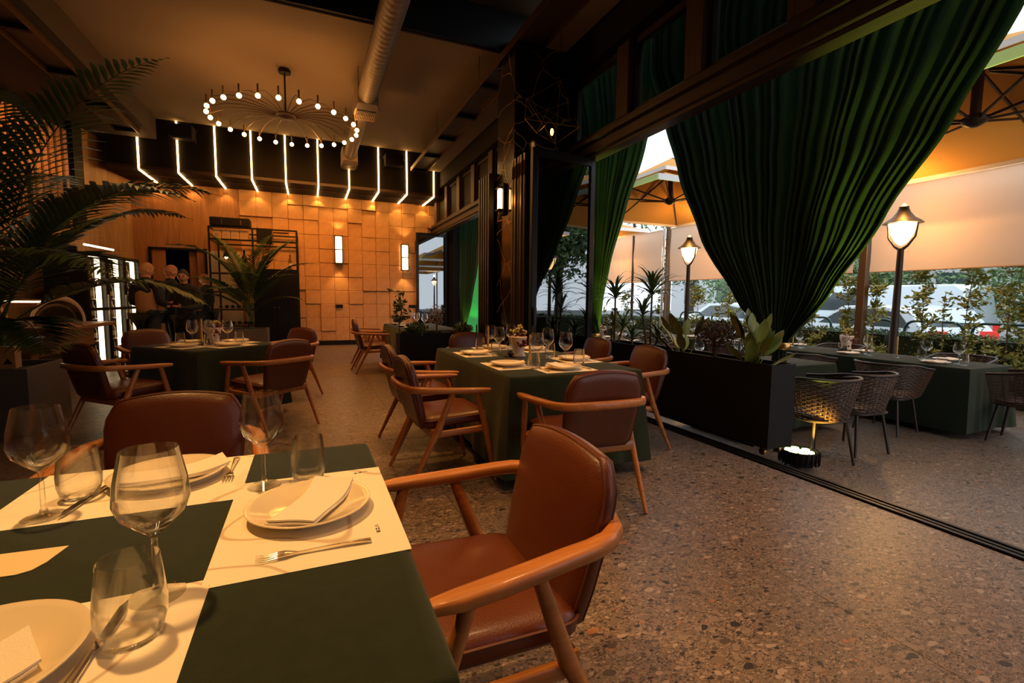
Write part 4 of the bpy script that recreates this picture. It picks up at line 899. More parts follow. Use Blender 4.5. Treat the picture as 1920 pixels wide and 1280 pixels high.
put('wine_glass', wine_d, (-.12, 1.375, z+e), 0, 'large wine glass in front of the far armchair on the foreground table', 'glass', 'wine glasses on '+FT)
put('tumbler', tumb_d, (-.53, 1.46, z+e), 0, 'water tumbler behind the left wine glass', 'glass', 'tumblers on '+FT)
put('tumbler', tumb_d, (-.248, .815, z+e), 0, 'water tumbler nearest the camera, by the knife', 'glass', 'tumblers on '+FT)
put('tumbler', tumb_d, (-.012, 1.37, z+e), 0, 'water tumbler behind the plate nearest the big armchair', 'glass', 'tumblers on '+FT)
put('fork', fork_d, (-.0, .975, z+e), pi/2, 'steel fork lying below the plate nearest the big armchair', 'fork', 'forks on '+FT)
put('fork', fork_d, (-.215, 1.54, z+e), pi, 'steel fork right of the far plate, tines toward the camera', 'fork', 'forks on '+FT)
put('knife', knife_d, (-.29, .80, z+e), radians(-3), 'steel knife seen through the near water tumbler', 'knife', 'knives on '+FT)
put('knife', knife_d, (-.505, 1.44, z+e), pi-.15, 'steel knife left of the far plate', 'knife', 'knives on '+FT)
cdp = thing('menu_card', 'cream card with a rounded corner at the left edge of the foreground table', 'card', (-.60, 1.14, z+.0008), radians(-4))
obj('card', MB().prism([(-.14, -.045), (.11, -.045), (.128, -.035), (.138, -.01), (.145, .05), (-.14, .05)], 0, .0012, T(0, 0, 0, rx=.0)), mat('cream_card', (.80, .62, .36), .7), cdp)
sc = MB(); 
for k in range(3): sc.sweep([(-.06+.045*k+.009*cos(i*.55)+.0035*i*.5, -.002+.011*sin(i*.8+k), .0016) for i in range(16)], (.0005, .0003), 4)
obj('embossed_script', sc, mat('emboss', (.60, .45, .25), .6), cdp)
def squig(x, y, rz, label):
    m = MB().box(-.012, -.004, -.004, .004, .0014, .0017).box(.0, .010, -.004, -.001, .0014, .0017).box(.0, .010, .001, .004, .0014, .0017).sweep([(.014, -.004, .0015), (.020, .004, .0015), (.024, -.004, .0015)], (.001, .0004), 4)
    return tag(obj('printed_mark', m, M_INK, loc=(x, y, z), rot=(0, 0, rz)), label, 'print')
squig(.118, 1.385, .2, 'small dark printed mark at the top right corner of the right placemat')
squig(.125, 1.02, pi/2, 'small printed lines near the fork handle on the right placemat')
# middle table
MT = 'middle table'
for x, y, rz, w_ in ((1.365, 3.28, -pi/2, 'at the left nearer place of the middle table'), (1.365, 4.05, -pi/2, 'at the left farther place of the middle table'), (2.02, 3.42, pi/2, 'at the window-side nearer place of the middle table'), (2.02, 4.22, pi/2, 'at the window-side farther place of the middle table'), (1.68, 2.99, 0, 'at the near end of the middle table'), (1.72, 4.47, pi, 'at the far end of the middle table')):
    setting(x, y, rz, .75, w_, MT)
def candle(x, y, z, h, mt, label, grp, lo=False):
    t = thing('taper_candle', label, 'candle', (x, y, z), 0, grp)
    obj('glass_holder', MB().lathe([(.001, 0), (.033, 0), (.034, .004), (.012, .012), (.010, .03), (.017, .042), (.016, .05), (.012, .05), (.011, .035), (.001, .034)], 12 if lo else 20, cap=False), M_GLASS, t, True)
    obj('candle', MB().lathe([(.010, .036), (.0115, .05), (.009, h-.02), (.004, h)], 10), mt, t, True); obj('wick', MB().cyl((0, 0, h), (0, 0, h+.012), .001, n=4), M_BLACK, t)
def grapes(mb, c, n, r, s, rnd):
    for _ in range(n): mb.ball((c[0]+rnd.gauss(0, s), c[1]+rnd.gauss(0, s), c[2]+rnd.gauss(0, s*.9)), r, 8, 5)
def centrepiece(x, y, z, label, sc=1, seed=1):
    rnd = random.Random(seed); t = thing('fruit_vase', label, 'vase', (x, y, z), 0, 'fruit filled vases on the tables'); t.scale = (sc,)*3
    obj('vase', MB().lathe([(.001, 0), (.05, 0), (.058, .01), (.045, .04), (.05, .08), (.066, .13), (.07, .165), (.062, .17), (.058, .15), (.04, .08), (.001, .05)], 18, cap=False), M_VASE, t, True)
    a, b, c = MB(), MB(), MB(); grapes(a, (.02, 0, .18), 26, .011, .026, rnd); grapes(a, (.02, -.06, .12), 26, .011, .018, rnd); grapes(b, (.0, .0, .215), 22, .011, .024, rnd); grapes(c, (-.08, -.01, .02), 22, .011, .02, rnd)
    obj('red_grapes', a, M_GRR, t, True); obj('golden_grapes', b, M_GRY, t, True); obj('dark_grapes', c, M_GRB, t, True)
centrepiece(1.66, 3.75, .7515, 'white vase heaped with red and golden grapes on the middle table', 1.05)
candle(1.52, 3.22, .7515, .235, M_CAND, 'gold taper candle in a glass holder, nearer of the two on the middle table', 'gold tapers', False)
candle(1.60, 4.35, .7515, .235, M_CAND, 'gold taper candle behind the vase on the middle table', 'gold tapers')
candle(1.75, 4.0, .7515, .25, M_CANG, 'dark green taper candle right of the vase on the middle table', 'dark green tapers')
candle(1.50, 4.4, .7515, .25, M_CANG, 'dark green taper candle left of the vase on the middle table', 'dark green tapers')
# left-hand table
LT = 'left-hand table'; q = radians(45)
for k, w_ in enumerate(('at the front left place of the left-hand table', 'at the front right place of the left-hand table', 'at the rear right place of the left-hand table', 'at the rear left place of the left-hand table')):
    a = [radians(-135), radians(-45), radians(45), radians(135)][k]; setting(-.94+.28*cos(a), 5.71+.28*sin(a), a+pi/2, .75, w_, LT, True, 'pwtnm')
centrepiece(-.92, 5.78, .7515, 'white vase with golden grapes and dark foliage on the left-hand table', 1.0, 4)
candle(-1.0, 5.62, .7515, .27, M_CAND, 'gold taper candle on the left-hand table in front of the men', 'gold tapers')
# far table
for k, (y, w_) in enumerate(((7.75, 'at the near left place of the far table'), (8.35, 'at the middle left place of the far table'), (9.0, 'at the far left place of the far table'))): setting(1.53, y, -pi/2, .75, w_, 'far table', False, 'pwn')
candle(1.65, 7.9, .7515, .25, M_CANW, 'cream taper candle on the far table in front of the glass door', 'cream tapers', True); candle(1.80, 8.1, .7515, .25, M_CANG, 'dark taper candle on the far table', 'dark green tapers', True)
# terrace tables
n_ = ['first', 'second', 'third', 'fourth', 'fifth']
for k in range(5):
    y = 3.05+.95*k
    setting(6.52, y, -pi/2, .57, f'{n_[k]} along the curtain side of the long terrace table', 'long terrace table', False, 'pwtn')
    setting(6.97, y+.1, pi/2, .57, f'{n_[k]} along the street side of the long terrace table', 'long terrace table', False, 'pwtn')
centrepiece(6.98, 4.32, .5715, 'pale vase with dark red grapes on the long terrace table', 1.25, 6)
for k, (x, y, m_, lb) in enumerate(((6.72, 3.55, M_CAND, 'gold taper candle right of the lamp post on the long terrace table'), (6.74, 4.95, M_CAND, 'gold taper candle left of the vase on the long terrace table'), (6.8, 3.95, M_CAND, 'gold taper candle just right of the vase on the long terrace table'), (6.74, 5.7, M_CAND, 'gold taper candle near the lit curtain hem'), (6.78, 5.3, M_CANG, 'dark taper candle on the long terrace table'))): candle(x, y, .5715, .27, m_, lb, 'terrace tapers', True)
for k in range(3):
    setting(4.4, 6.35+.8*k, -pi/2, .57, f'{n_[k]} along the planter side of the middle terrace table', 'planter-side terrace table', False, 'pwtn')
    setting(4.86, 6.4+.8*k, pi/2, .57, f'{n_[k]} along the street side of the middle terrace table', 'planter-side terrace table', False, 'pwtn')
centrepiece(4.62, 6.9, .5715, 'pale vase with dark foliage on the terrace table behind the planter', 1.1, 9)
candle(4.6, 6.3, .5715, .27, M_CAND, 'gold taper candle on the terrace table behind the planter', 'terrace tapers', True)
for k in range(4): setting(6.5, 8.9+.9*k, -pi/2, .57, f'{n_[k]} along the farther long terrace table', 'farther terrace table', False, 'pwn')
setting(4.45, 3.84, pi*.0, .57, 'on the small terrace table, half hidden by the planter', 'small terrace table', False, 'pwt')
put('wine_glass', wine_l, (4.0, 4.05, .5713), 0, 'upturned-looking clear glass between the two broad-leaved plants', 'glass', 'glasses on the small terrace table')
candle(4.12, 3.62, .5715, .27, M_CANG, 'dark taper candle beside the lit curtain tie', 'terrace tapers', True)
# ================================================================== PLANTERS AND PLANTS
def planter(x0, x1, y0, y1, z0, z1, m, label, casters=True, name='box_planter', rim=.02):
    cx, cy = (x0+x1)/2, (y0+y1)/2; t = thing(name, label, 'planter', (cx, cy, z0)); w_, d, h = (x1-x0)/2, (y1-y0)/2, z1-z0; b = .07 if casters else 0
    bx = MB().box(-w_, w_, -d, -d+rim, b, h).box(-w_, w_, d-rim, d, b, h).box(-w_, -w_+rim, -d+rim, d-rim, b, h).box(w_-rim, w_, -d+rim, d-rim, b, h).box(-w_+rim, w_-rim, -d+rim, d-rim, b, b+.02)
    obj('box', bx, m, t); obj('soil', MB().box(-w_+rim, w_-rim, -d+rim, d-rim, h-.07, h-.05), M_SOIL, t)
    if casters:
        n = 0
        for sx in (-1, 1):
            for sy in (-1, 1):
                px, py = sx*(w_-.05), sy*(d-.08)
                c = obj('caster', MB().cyl((px-.012, py, .027), (px+.012, py, .027), .027, n=14), M_BRASS, t, True); obj('caster_fork', MB().box(px-.02, px+.02, py-.012, py+.012, .03, .07), M_BLKM, c)
        for sx in (-1, 1): obj('plinth_rail', MB().box(sx*(w_-.03)-.01, sx*(w_-.03)+.01, -d+.15, d-.15, .045, .07), M_BLKM, t)
    return t
planter(3.345, 3.62, 2.62, 5.02, 0, .75, M_PLAN, 'long low black box planter on casters dividing room and terrace')
planter(1.16, 2.26, 6.72, 7.05, 0, .75, M_PLAN, 'black box planter in front of the far table')
planter(-3.05, -2.27, 5.42, 6.2, 0, .60, M_GREY, 'large grey stone planter at the left edge of the picture', False, 'stone_planter', .05)
planter(-1.60, -.78, 10.72, 11.3, 0, .60, M_GREY, 'grey stone planter holding the palm in front of the bottle rack', False, 'stone_planter', .05)
def frond(base, az, length, e0, droop, ll, n=38, wid=.026, twist=0, seed=0, dens=1):
    """one pinnate palm frond: arching rachis with two rows of drooping leaflets"""
    rnd = random.Random(seed); P = []; p = Vector(base); el = e0; st = length/14
    for i in range(15):
        P.append(p.copy()); p = p+Vector((cos(az)*cos(el), sin(az)*cos(el), sin(el)))*st; el -= droop/14*(.5+i/14)
    m = MB().sweep(P, [.010-.0006*i for i in range(15)], 5); sd = Vector((-sin(az), cos(az), 0))
    for i in range(n):
        f = .22+.78*(i/(n-1)); k = f*14; a = min(int(k), 13); q = P[a].lerp(P[min(a+1, 14)], k-a); tg = (P[min(a+1, 14)]-P[a]).normalized()
        L_ = ll*(sin(pi*min(1, .18+f*.85))**.7)*rnd.uniform(.88, 1.08)
        for s in (-1, 1):
            d = (tg*.75+sd*s*.9+Vector((0, 0, .12))).normalized(); w_ = wid*(.6+.4*sin(pi*f)); dr = rnd.uniform(.5, .9)
            c = [q, q+d*L_*.33, q+d*L_*.68-Vector((0, 0, L_*.10*dr)), q+d*L_-Vector((0, 0, L_*.34*dr))]; nn = d.cross(Vector((0, 0, 1))).normalized()*w_
            o = len(m.v); vs = [c[0]-nn*.25, c[0]+nn*.25, c[1]-nn, c[1]+nn, c[1]+Vector((0, 0, -w_*.5)), c[2]-nn*.8, c[2]+nn*.8, c[3]]
            m.add(vs, [(0, 1, 4), (0, 4, 2), (1, 3, 4), (2, 4, 5), (4, 3, 6), (4, 6, 5), (5, 6, 7)])
    return m
def palm(x, y, z, label, fr, stemh=.2, wid=.026):
    t = thing('kentia_palm', label, 'palm', (x, y, z), 0, 'potted kentia palms')
    for i in range(5): a = i*1.3; obj('stem', MB().sweep([(.05*cos(a), .05*sin(a), 0), (.04*cos(a), .04*sin(a), stemh*.6), (.06*cos(a), .06*sin(a), stemh*1.2)], [.022, .018, .012], 7), M_LEAF2, t, True)
    for i, (az, ln, e0, dr, ll) in enumerate(fr): obj('frond', frond((.03*cos(az), .03*sin(az), stemh), radians(az), ln, radians(e0), radians(dr), ll, seed=i+1, wid=wid), M_LEAF if i % 3 else M_LEAF2, t, 40)
palm(-2.62, 5.8, .55, 'big kentia palm arching in from the left edge', [(-60, 2.7, 78, 95, .62), (-25, 2.5, 70, 105, .6), (10, 2.6, 74, 100, .6), (-95, 2.6, 66, 100, .62), (-45, 2.1, 50, 100, .6), (40, 2.4, 68, 90, .55), (-75, 1.7, 40, 80, .5), (-5, 1.9, 42, 95, .55), (-120, 2.7, 78, 80, .6), (90, 2.6, 75, 80, .6), (-30, 3.2, 82, 85, .62), (-55, 1.5, 20, 70, .5), (150, 2.6, 78, 80, .6), (-80, 3.3, 84, 75, .62)], .35)
palm(-1.10, 11.0, .55, 'slender kentia palm in front of the bottle rack', [(175, 2.2, 80, 100, .52), (10, 1.9, 70, 85, .5), (-40, 1.6, 62, 80, .4), (-140, 1.5, 60, 80, .4), (60, 2.1, 82, 55, .5), (-90, 1.6, 66, 90, .48), (120, 1.7, 70, 70, .4), (-15, 1.2, 46, 80, .35), (200, 1.3, 48, 85, .35), (150, 2.0, 84, 60, .5), (-60, 1.9, 80, 75, .5), (30, 2.0, 84, 70, .5), (-120, 1.4, 52, 80, .45)], .3, .018)
def dracaena(x, y, z, label, heads, seed):
    rnd = random.Random(seed); t = thing('dracaena', label, 'plant', (x, y, z), 0, 'tall dracaenas in the long planter')
    for hi, (dx, dy, h, n, ll) in enumerate(heads):
        obj('cane', MB().sweep([(dx*.3, dy*.3, -.05), (dx*.7, dy*.7, h*.5), (dx, dy, h)], [.014, .012, .012], 7), M_STEM, t, True)
        m = MB()
        for i in range(n):
            a = i*2.4+rnd.uniform(-.2, .2); el = radians(82-70*(i/n)+rnd.uniform(-8, 8)); L_ = ll*rnd.uniform(.8, 1.1); p = Vector((dx, dy, h-.05*(i/n))); prev = []
            for k in range(6):
                f = k/5; w_ = .016*sin(pi*min(.98, .12+f*.88))**.8; d = Vector((cos(a)*cos(el), sin(a)*cos(el), sin(el))); sd = Vector((-sin(a), cos(a), 0))
                prev += [p-sd*w_, p-Vector((0, 0, w_*.35)), p+sd*w_]; p = p+d*L_/5; el -= radians(20)*(.4+f)
            m.add(prev, [q for k in range(5) for q in ((k*3, k*3+1, k*3+4, k*3+3), (k*3+1, k*3+2, k*3+5, k*3+4))])
        obj('leaf_rosette', m, M_LEAF2, t, 60)
dracaena(3.48, 4.93, .69, 'tall dracaena in the long planter beside the glass door', [(0, 0, .62, 34, .36), (.04, -.12, .25, 22, .30)], 1)
dracaena(3.48, 4.25, .69, 'tall dracaena in the middle of the long planter', [(0, 0, .66, 36, .38), (-.02, .12, .42, 22, .32), (.02, -.1, .15, 20, .28)], 2)
dracaena(3.50, 4.6, .69, 'short dracaena between the two tall ones', [(0, 0, .12, 20, .26)], 3)
def broadleaf(x, y, z, label, n, h, seed, m_=None):
    rnd = random.Random(seed); t = thing('broad_leaved_plant', label, 'plant', (x, y, z), 0, 'broad leaved plants in the long planter')
    for i in range(n):
        a = rnd.uniform(0, 6.28); r = rnd.uniform(.0, .09); hh = h*rnd.uniform(.45, 1); lean = rnd.uniform(.02, .13); L_ = rnd.uniform(.17, .25); w_ = L_*.24
        b = Vector((cos(a)*r*.4, sin(a)*r*.8, -.04)); tp = Vector((cos(a)*(r+lean)*.6, sin(a)*(r+lean), hh-L_))
        m = MB().sweep([b, b.lerp(tp, .5), tp], .004, 5); sd = Vector((-sin(a+.6), cos(a+.6), 0)); up = (tp-b).normalized(); out = Vector((cos(a), sin(a), 0)); prev = []; p = tp
        for k in range(7):
            f = k/6; ww = w_*sin(pi*min(.985, .06+f*.93))**.75; prev += [p-sd*ww+out*ww*.35, p, p+sd*ww+out*ww*.35]; p = p+(up*.9+out*.5*f)*L_/6
        m.add(prev, [q for k in range(6) for q in ((k*3, k*3+1, k*3+4, k*3+3), (k*3+1, k*3+2, k*3+5, k*3+4))]); obj('leaf', m, m_ or M_LEAFL, t, 70)
broadleaf(3.48, 3.72, .69, 'upright broad-leaved plant left of the russet bush', 16, .48, 4)
broadleaf(3.46, 2.90, .69, 'broad-leaved plant at the end of the long planter by the curtain tie', 22, .52, 5)
def bush(x, y, z, w_, h, n, m_, label, seed, stem=True, d=None, size=.035, name='leafy_bush'):
    rnd = random.Random(seed); t = thing(name, label, 'plant', (x, y, z), 0, 'small planter bushes'); d = d or w_
    st = MB(); z0 = .12 if stem else 0
    for i in range(7): a = rnd.uniform(0, 6.28); st.sweep([(0, 0, -.05), (cos(a)*w_*.2, sin(a)*d*.2, z0+h*.2), (cos(a)*w_*.6, sin(a)*d*.6, z0+h*.6)], [.007, .005, .003], 5)
    obj('stems', st, M_STEM, t)
    def fn(g):
        a = g.uniform(0, 6.28); e = math.acos(g.uniform(-1, 1)); r = g.random()**.3; return (w_*r*cos(a)*sin(e), d*r*sin(a)*sin(e), z0+h*.5+h*.5*r*cos(e))
    obj('foliage', leafcloud(n, fn, size, seed), m_, t)
bush(3.48, 3.33, .69, .13, .26, 900, M_LEAFR, 'russet leafy bush in the long planter', 11, d=.22)
bush(1.42, 6.85, .69, .15, .2, 900, M_LEAF, 'low feathery green bush at the left end of the far planter', 12, False, size=.05)
bush(1.95, 6.85, .69, .15, .08, 500, M_LEAFR, 'flat brown plant in the middle of the far planter', 13, False)
bush(2.12, 6.87, .69, .14, .18, 900, M_LEAF, 'feathery green bush at the right end of the far planter', 14, False, size=.05)
bush(1.72, 6.9, .69, .13, .36, 300, mat('blush_leaf', (.35, .22, .17), .6, var=.3), 'wispy blush plant in the middle of the far planter', 15, True, size=.03)
sapling(1.20, 6.9, .58, .1, 130, 'thin upright green sprig at the left end of the far planter', 61, M_LEAF2, .69, 'green_sprig', 'sprigs in the far planter')
sapling(3.5, 5.0, .45, .1, 60, 'yellow green sprig next to the glass door', 62, M_LEAFY, .69, 'green_sprig', 'sprigs in the long planter')
bx = thing('wooden_box', 'small orange wooden box with a black arrow at the left edge', 'box', (-2.50, 5.52, .602), 0)
obj('box', MB().box(-.16, .14, -.05, .05, 0, .19, bv=.003), mat('orange_wood', (.42, .20, .06), .6), bx); obj('black_arrow', MB().prism([(.06, .04), (.12, .04), (.09, .09)], 0, .0012, T(0, -.0505, 0, rx=pi/2)), M_BLACK, bx)
# ================================================================== DISPLAY COUNTER, FRIDGES, RACK
dc = thing('display_counter', 'wooden chilled display counter with a curved glass case', 'counter', (-3.2, 7.2, 0))
obj('body', MB().box(-1.0, .34, -.25, .52, .02, .62, bv=.01), M_CTR, dc); obj('upper_cabinet', MB().box(-1.0, .66, -.62, .50, .62, .84, bv=.008), M_CTR, dc)
g = obj('vent_grille', MB().box(.341, .352, -.1, .42, .12, .52), M_BLACK, dc); gl = MB()
for i in range(16): gl.box(.352, .360, -.1, .42, .13+i*.025, .138+i*.025)
obj('grille_slats', gl, M_BRZ, g); obj('worktop', MB().box(-1.0, .82, -.80, .74, .855, .90, bv=.008), M_CTR, dc); obj('steel_handle', MB().box(.56, .70, -.86, -.84, .80, .82), M_STEEL, dc)
def arch(x, r1, h1, n=20): return [(x, .05-r1*cos(pi*i/n), .905+h1*sin(pi*i/n)) for i in range(n+1)]
ca = obj('case_end', MB().sweep(arch(.50, .66, .30), (.012, .03), 6), mat('case_rim', (.50, .36, .22), .4), dc, True)
a_ = arch(.50, .64, .28); obj('end_pane', MB().add(a_, [tuple(range(len(a_)))]), M_CASE, ca)
obj('inner_arch', MB().sweep(arch(.47, .50, .22), (.008, .014), 5), M_BRZ, ca, True)
a1, a2 = arch(.49, .65, .29), arch(-1.0, .65, .29); n = len(a1)
obj('curved_glass', MB().add(a1+a2, [(i, i+1, n+i+1, n+i) for i in range(n-1)]), M_CASE, dc, True)
obj('case_light', MB().box(-.9, .40, 0, .05, 1.15, 1.17), M_COOL, dc); obj('case_tray', MB().box(-1.0, .43, -.52, .36, .902, .93), M_STEEL, dc)
obj('case_rib', MB().sweep(arch(-.25, .65, .295), (.012, .03), 6), mat('case_rib', (.22, .11, .05), .4), dc, True)
light('AREA', (-3.3, 7.1, 1.17), 9, (1, .72, .45), .05, (-3.3, 7.1, 0), sy=1.2)
bk = tag(obj('black_partition', MB().box(-5.2, -3.78, 10.95, 11.0, 0, 2.11, bv=.004), M_BLACK), 'plain black partition behind the display counter', 'partition')
bott = [(.001, 0), (.036, 0), (.037, .01), (.037, .17), (.030, .205), (.014, .235), (.013, .29), (.015, .292), (.015, .30), (.001, .30)]
BM = [mat('bottle_green', (.015, .03, .008), .15), mat('bottle_black', (.01, .008, .006), .15), mat('bottle_amber', (.20, .10, .02), .15), mat('bottle_clear', (.45, .40, .25), .15)]
BD = []
for m_ in BM:
    me = MB().lathe(bott, 10, cap=False).data('bottle', m_, 60); BD.append(me)
lab_d = [MB().lathe([(.0376, .05), (.0376, .13)], 10, cap=False).data('label', mm, 60) for mm in (mat('cream_label', (.65, .55, .38), .7), mat('white_label', (.75, .7, .6), .7))]
foil = MB().lathe([(.0145, .25), (.0155, .30), (.001, .302)], 8, cap=False).data('foil_cap', mat('foil', (.25, .03, .02), .4), 60)
def bottle(loc, rot, label, group, i, lying=False):
    o = obj('wine_bottle', BD[i % 4] if not lying else BD[i % 2], None, loc=loc); o.rotation_euler = rot; tag(o, label, 'bottle', group)
    obj('bottle_label', lab_d[i % 2], None, o); return o
FD = (.122, .9925); fr_names = ('nearest the black partition', 'in the middle of the three', 'farthest, next to the men')
rz = atan2(FD[1], FD[0])      # local x along the row, local -y faces the room
for k in range(3):
    bx_, by_ = -3.36+FD[0]*k*.62, 9.95+FD[1]*k*.62
    t = thing('wine_fridge', f'black glass-door wine fridge with glowing shelves, {fr_names[k]}', 'fridge', (bx_, by_, 0), rz, 'wine fridges in a row')
    H = 1.95; W = .6
    obj('carcass', MB().box(0, .02, 0, .55, 0, H).box(W-.02, W, 0, .55, 0, H).box(.02, W-.02, .53, .55, 0, H).box(.02, W-.02, 0, .53, H-.03, H).box(.02, W-.02, 0, .53, 0, .08), M_BLACK, t)
    obj('lining', MB().box(.02, W-.02, .515, .53, .08, H-.03), mat('fridge_lining', (.45, .36, .24), .5), t)
    for z_ in (.08, .46, .84, 1.18, 1.52): 
        if z_ > .1: obj('shelf', MB().box(.02, W-.02, .06, .515, z_-.014, z_), M_CTR, t)
    obj('light_tube', MB().box(W-.19, W-.06, .03, .05, .10, H-.06), M_COOL, t); obj('top_light', MB().box(.06, W-.06, .05, .08, H-.06, H-.035), M_COOL, t)
    d = obj('door', MB().box(.0, .05, -.04, -.005, .02, H).box(W-.05, W, -.04, -.005, .02, H).box(.05, W-.05, -.04, -.005, H-.06, H).box(.05, W-.05, -.04, -.005, .02, .10).box(.05, W-.05, -.04, -.005, .98, 1.03), M_BLKM, t)
    obj('door_glass', MB().box(.05, W-.05, -.03, -.02, .1, H-.06), M_CASE, d); obj('handle', MB().box(W-.04, W-.02, -.07, -.045, .8, 1.25), M_STEEL, d)
    M = Matrix.Translation((bx_, by_, 0)) @ Matrix.Rotation(rz, 4, 'Z')
    for si, z_ in enumerate((.08, .46, .84, 1.18, 1.52)):
        for j in range(5):
            p = M @ Vector((.07+j*.078, .10+.02*(j % 2), z_+.001))
            bottle(p, (0, 0, random.uniform(0, 6)), f'{("left", "second", "middle", "fourth", "right")[j]} bottle, {("bottom", "second", "third", "fourth", "top")[si]} shelf, fridge {fr_names[k]}', f'bottles in the fridge {fr_names[k]}, shelf {si+1}', si+j+k)
tl = thing('tube_light', 'short glowing tube light on the wall above the fridges', 'lamp', (-3.62, 11.3, 2.13), 0)
obj('tube', MB().cyl((0, -.5, 0), (.09, .55, -.0), .018), M_COOL, tl, True); obj('end_cap', MB().cyl((.09, .55, 0), (.097, .6, 0), .025), M_BRASS, tl, True); obj('bracket', MB().box(-.1, 0, -.02, .02, -.01, .01), M_BLACK, tl)
# bottle rack: welded black frame, crates on top, lying bottles, black cabinet
RX = -1.92
rk = thing('bottle_rack', 'tall black steel bottle rack with a black cabinet, in front of the tile wall', 'rack', (RX, 12.0, 0))
RW, RD, RH = 1.7, 1.15, 2.72
def bar(a, b, r=.018): return MB().sweep([a, b], (r, r), 4, p=20, rot=0, up=(0, .01, 1) if abs(a[2]-b[2]) < .1 else (1, 0, 0))
for x in (0, RW):
    for y in (0, RD): obj('upright', bar((x, y, 0), (x, y, RH)), M_BLKM, rk)
for z_ in (RH, RH-.26):
    for y in (0, RD): obj('cross_rail', bar((0, y, z_), (RW, y, z_)), M_BLKM, rk)
    for x in (0, RW): obj('side_rail', bar((x, 0, z_), (x, RD, z_)), M_BLKM, rk)
obj('upright', bar((.82, 0, .0), (.82, 0, RH)), M_BLKM, rk)
for z_ in (.62, .98, 1.36, 1.76): obj('shelf', MB().box(.02, .80, .02, .45, z_-.02, z_), M_CTR, rk); obj('shelf_rail', bar((.0, 0, z_-.03), (.82, 0, z_-.03), .014), M_BLKM, rk)
cb = obj('cabinet', MB().box(.84, 1.68, .0, .9, .02, 1.86, bv=.004), M_BLACK, rk)
for x in (.85, 1.265): o = obj('cabinet_door', MB().box(x, x+.405, -.02, -.001, .04, 1.84, bv=.003), M_BLACK, rk); obj('door_knob', MB().cyl((x+(.37 if x < 1 else .035), -.045, 1.0), (x+(.37 if x < 1 else .035), -.02, 1.0), .012), M_BRASS, o, True)
obj('top_panel', MB().box(.90, 1.2, -.03, .2, RH-.3, RH+.02), M_BLACK, rk)
bn = {.62: 'lowest', .98: 'second', 1.36: 'third', 1.76: 'top'}
for z_, n_b in ((.62, 6), (.98, 6), (1.36, 4)):
    for j in range(n_b):
        bottle((RX+.10+j*.115, 12.32, z_+.040), (pi/2, 0, .30), f'wine bottle lying neck outward on the {bn[z_]} shelf of the rack, {"first second third fourth fifth sixth".split()[j]} from the left', f'bottles lying on the {bn[z_]} rack shelf', j, True)
hb = thing('crate', 'row of pale wooden wine crates on top of the bottle rack', 'crate', (RX+.04, 12.05, RH-.24))
for i in range(4): o = obj('crate_box', MB().box(.02+i*.17, .18+i*.17, 0, .3, 0, .19, bv=.003), mat('pale_crate', (.55, .36, .18), .7), hb); obj('printed_emblem', MB().sweep([(.06+i*.17+.012*k, -.003, .06+(.05 if k % 2 else 0)) for k in range(7)], (.003, .001), 4), M_INK, o)
sg = thing('black_case', 'long black case with brass clasps lying on top of the bottle rack', 'case', (RX+.04, 11.98, RH+.02))
obj('case', MB().box(-.02, .74, .0, .35, 0, .19, bv=.02), M_BLACK, sg)
for x in (.2, .56): obj('clasp', MB().box(x, x+.012, -.008, .0, .04, .14), M_BRASS, sg)
for x, z_, s, lb in ((.62, 1.76, 1.7, 'very large dark bottle standing on the top shelf of the rack'), (1.55, 1.861, 1.15, 'amber bottle standing on the black cabinet at its right end'), (1.0, 1.861, 1.2, 'pale bottle standing on the black cabinet')):
    o = bottle((RX+x, 12.25, z_+.001), (0, 0, 0), lb, 'bottles on top of the cabinet', 1 if s > 1.5 else (2 if x > 1.2 else 3)); o.scale = (s,)*3
pd = thing('pendant_lamp', 'small black pendant lamp with a glowing bulb inside the bottle rack', 'lamp', (RX+.28, 12.2, 2.1))
obj('shade', MB().lathe([(.012, .14), (.03, .1), (.075, .0), (.07, .0), (.025, .09)], 14, cap=False), M_BLACK, pd, True); obj('bulb', MB().ball((0, 0, -.005), .035, 10, 6), M_BULB2, pd, True); obj('cord', MB().cyl((0, 0, .14), (0, 0, .355), .004), M_BLACK, pd)
# ================================================================== PEOPLE
def skin(name, V, E, Rr, m_, parent, lv=2):
    me = bpy.data.meshes.new(name); me.from_pydata(V, E, []); me.materials.append(m_); o = bpy.data.objects.new(name, me); COL.objects.link(o); o.parent = parent
    md = o.modifiers.new('skin', 'SKIN'); md.use_smooth_shade = True
    for i, r in enumerate(Rr): me.skin_vertices[0].data[i].radius = (r if isinstance(r, tuple) else (r, r))
    me.skin_vertices[0].data[0].use_root = True
    s = o.modifiers.new('sub', 'SUBSURF'); s.levels = lv-1; s.render_levels = lv; return o
def head_mesh(M):
    vs = []; fs = []; n, m = 20, 14
    for j in range(m+1):
        v = pi*j/m; z_ = -cos(v)
        for i in range(n):
            a = 2*pi*i/n; r = sin(v) or .01; x, y = r*cos(a), r*sin(a)
            jaw = 1-.30*max(0, -z_-.1); yy = y*(1.12 if y < 0 else 1.0)*(jaw if y < 0 else jaw*.96)
            X = x*.077*jaw; Y = yy*.094; Z = z_*.118
            if y > .5: Y += .016*math.exp(-((x/.16)**2))*math.exp(-(((z_+.12)/.2)**2)); Y -= .008*math.exp(-(((abs(x)-.38)/.18)**2)-((z_-.08)/.12)**2); Y += .005*math.exp(-(x/.3)**2-((z_+.5)/.1)**2)
            vs.append((X, Y, Z))
    for j in range(m):
        for i in range(n): l = (i+1) % n; fs.append((j*n+i, j*n+l, (j+1)*n+l, (j+1)*n+i))
    mb = MB().add(vs, fs, M)
    for s in (-1, 1): mb.ball((s*.078, -.005, -.01), .022, 8, 6, (.35, .8, 1.35), M)
    return mb
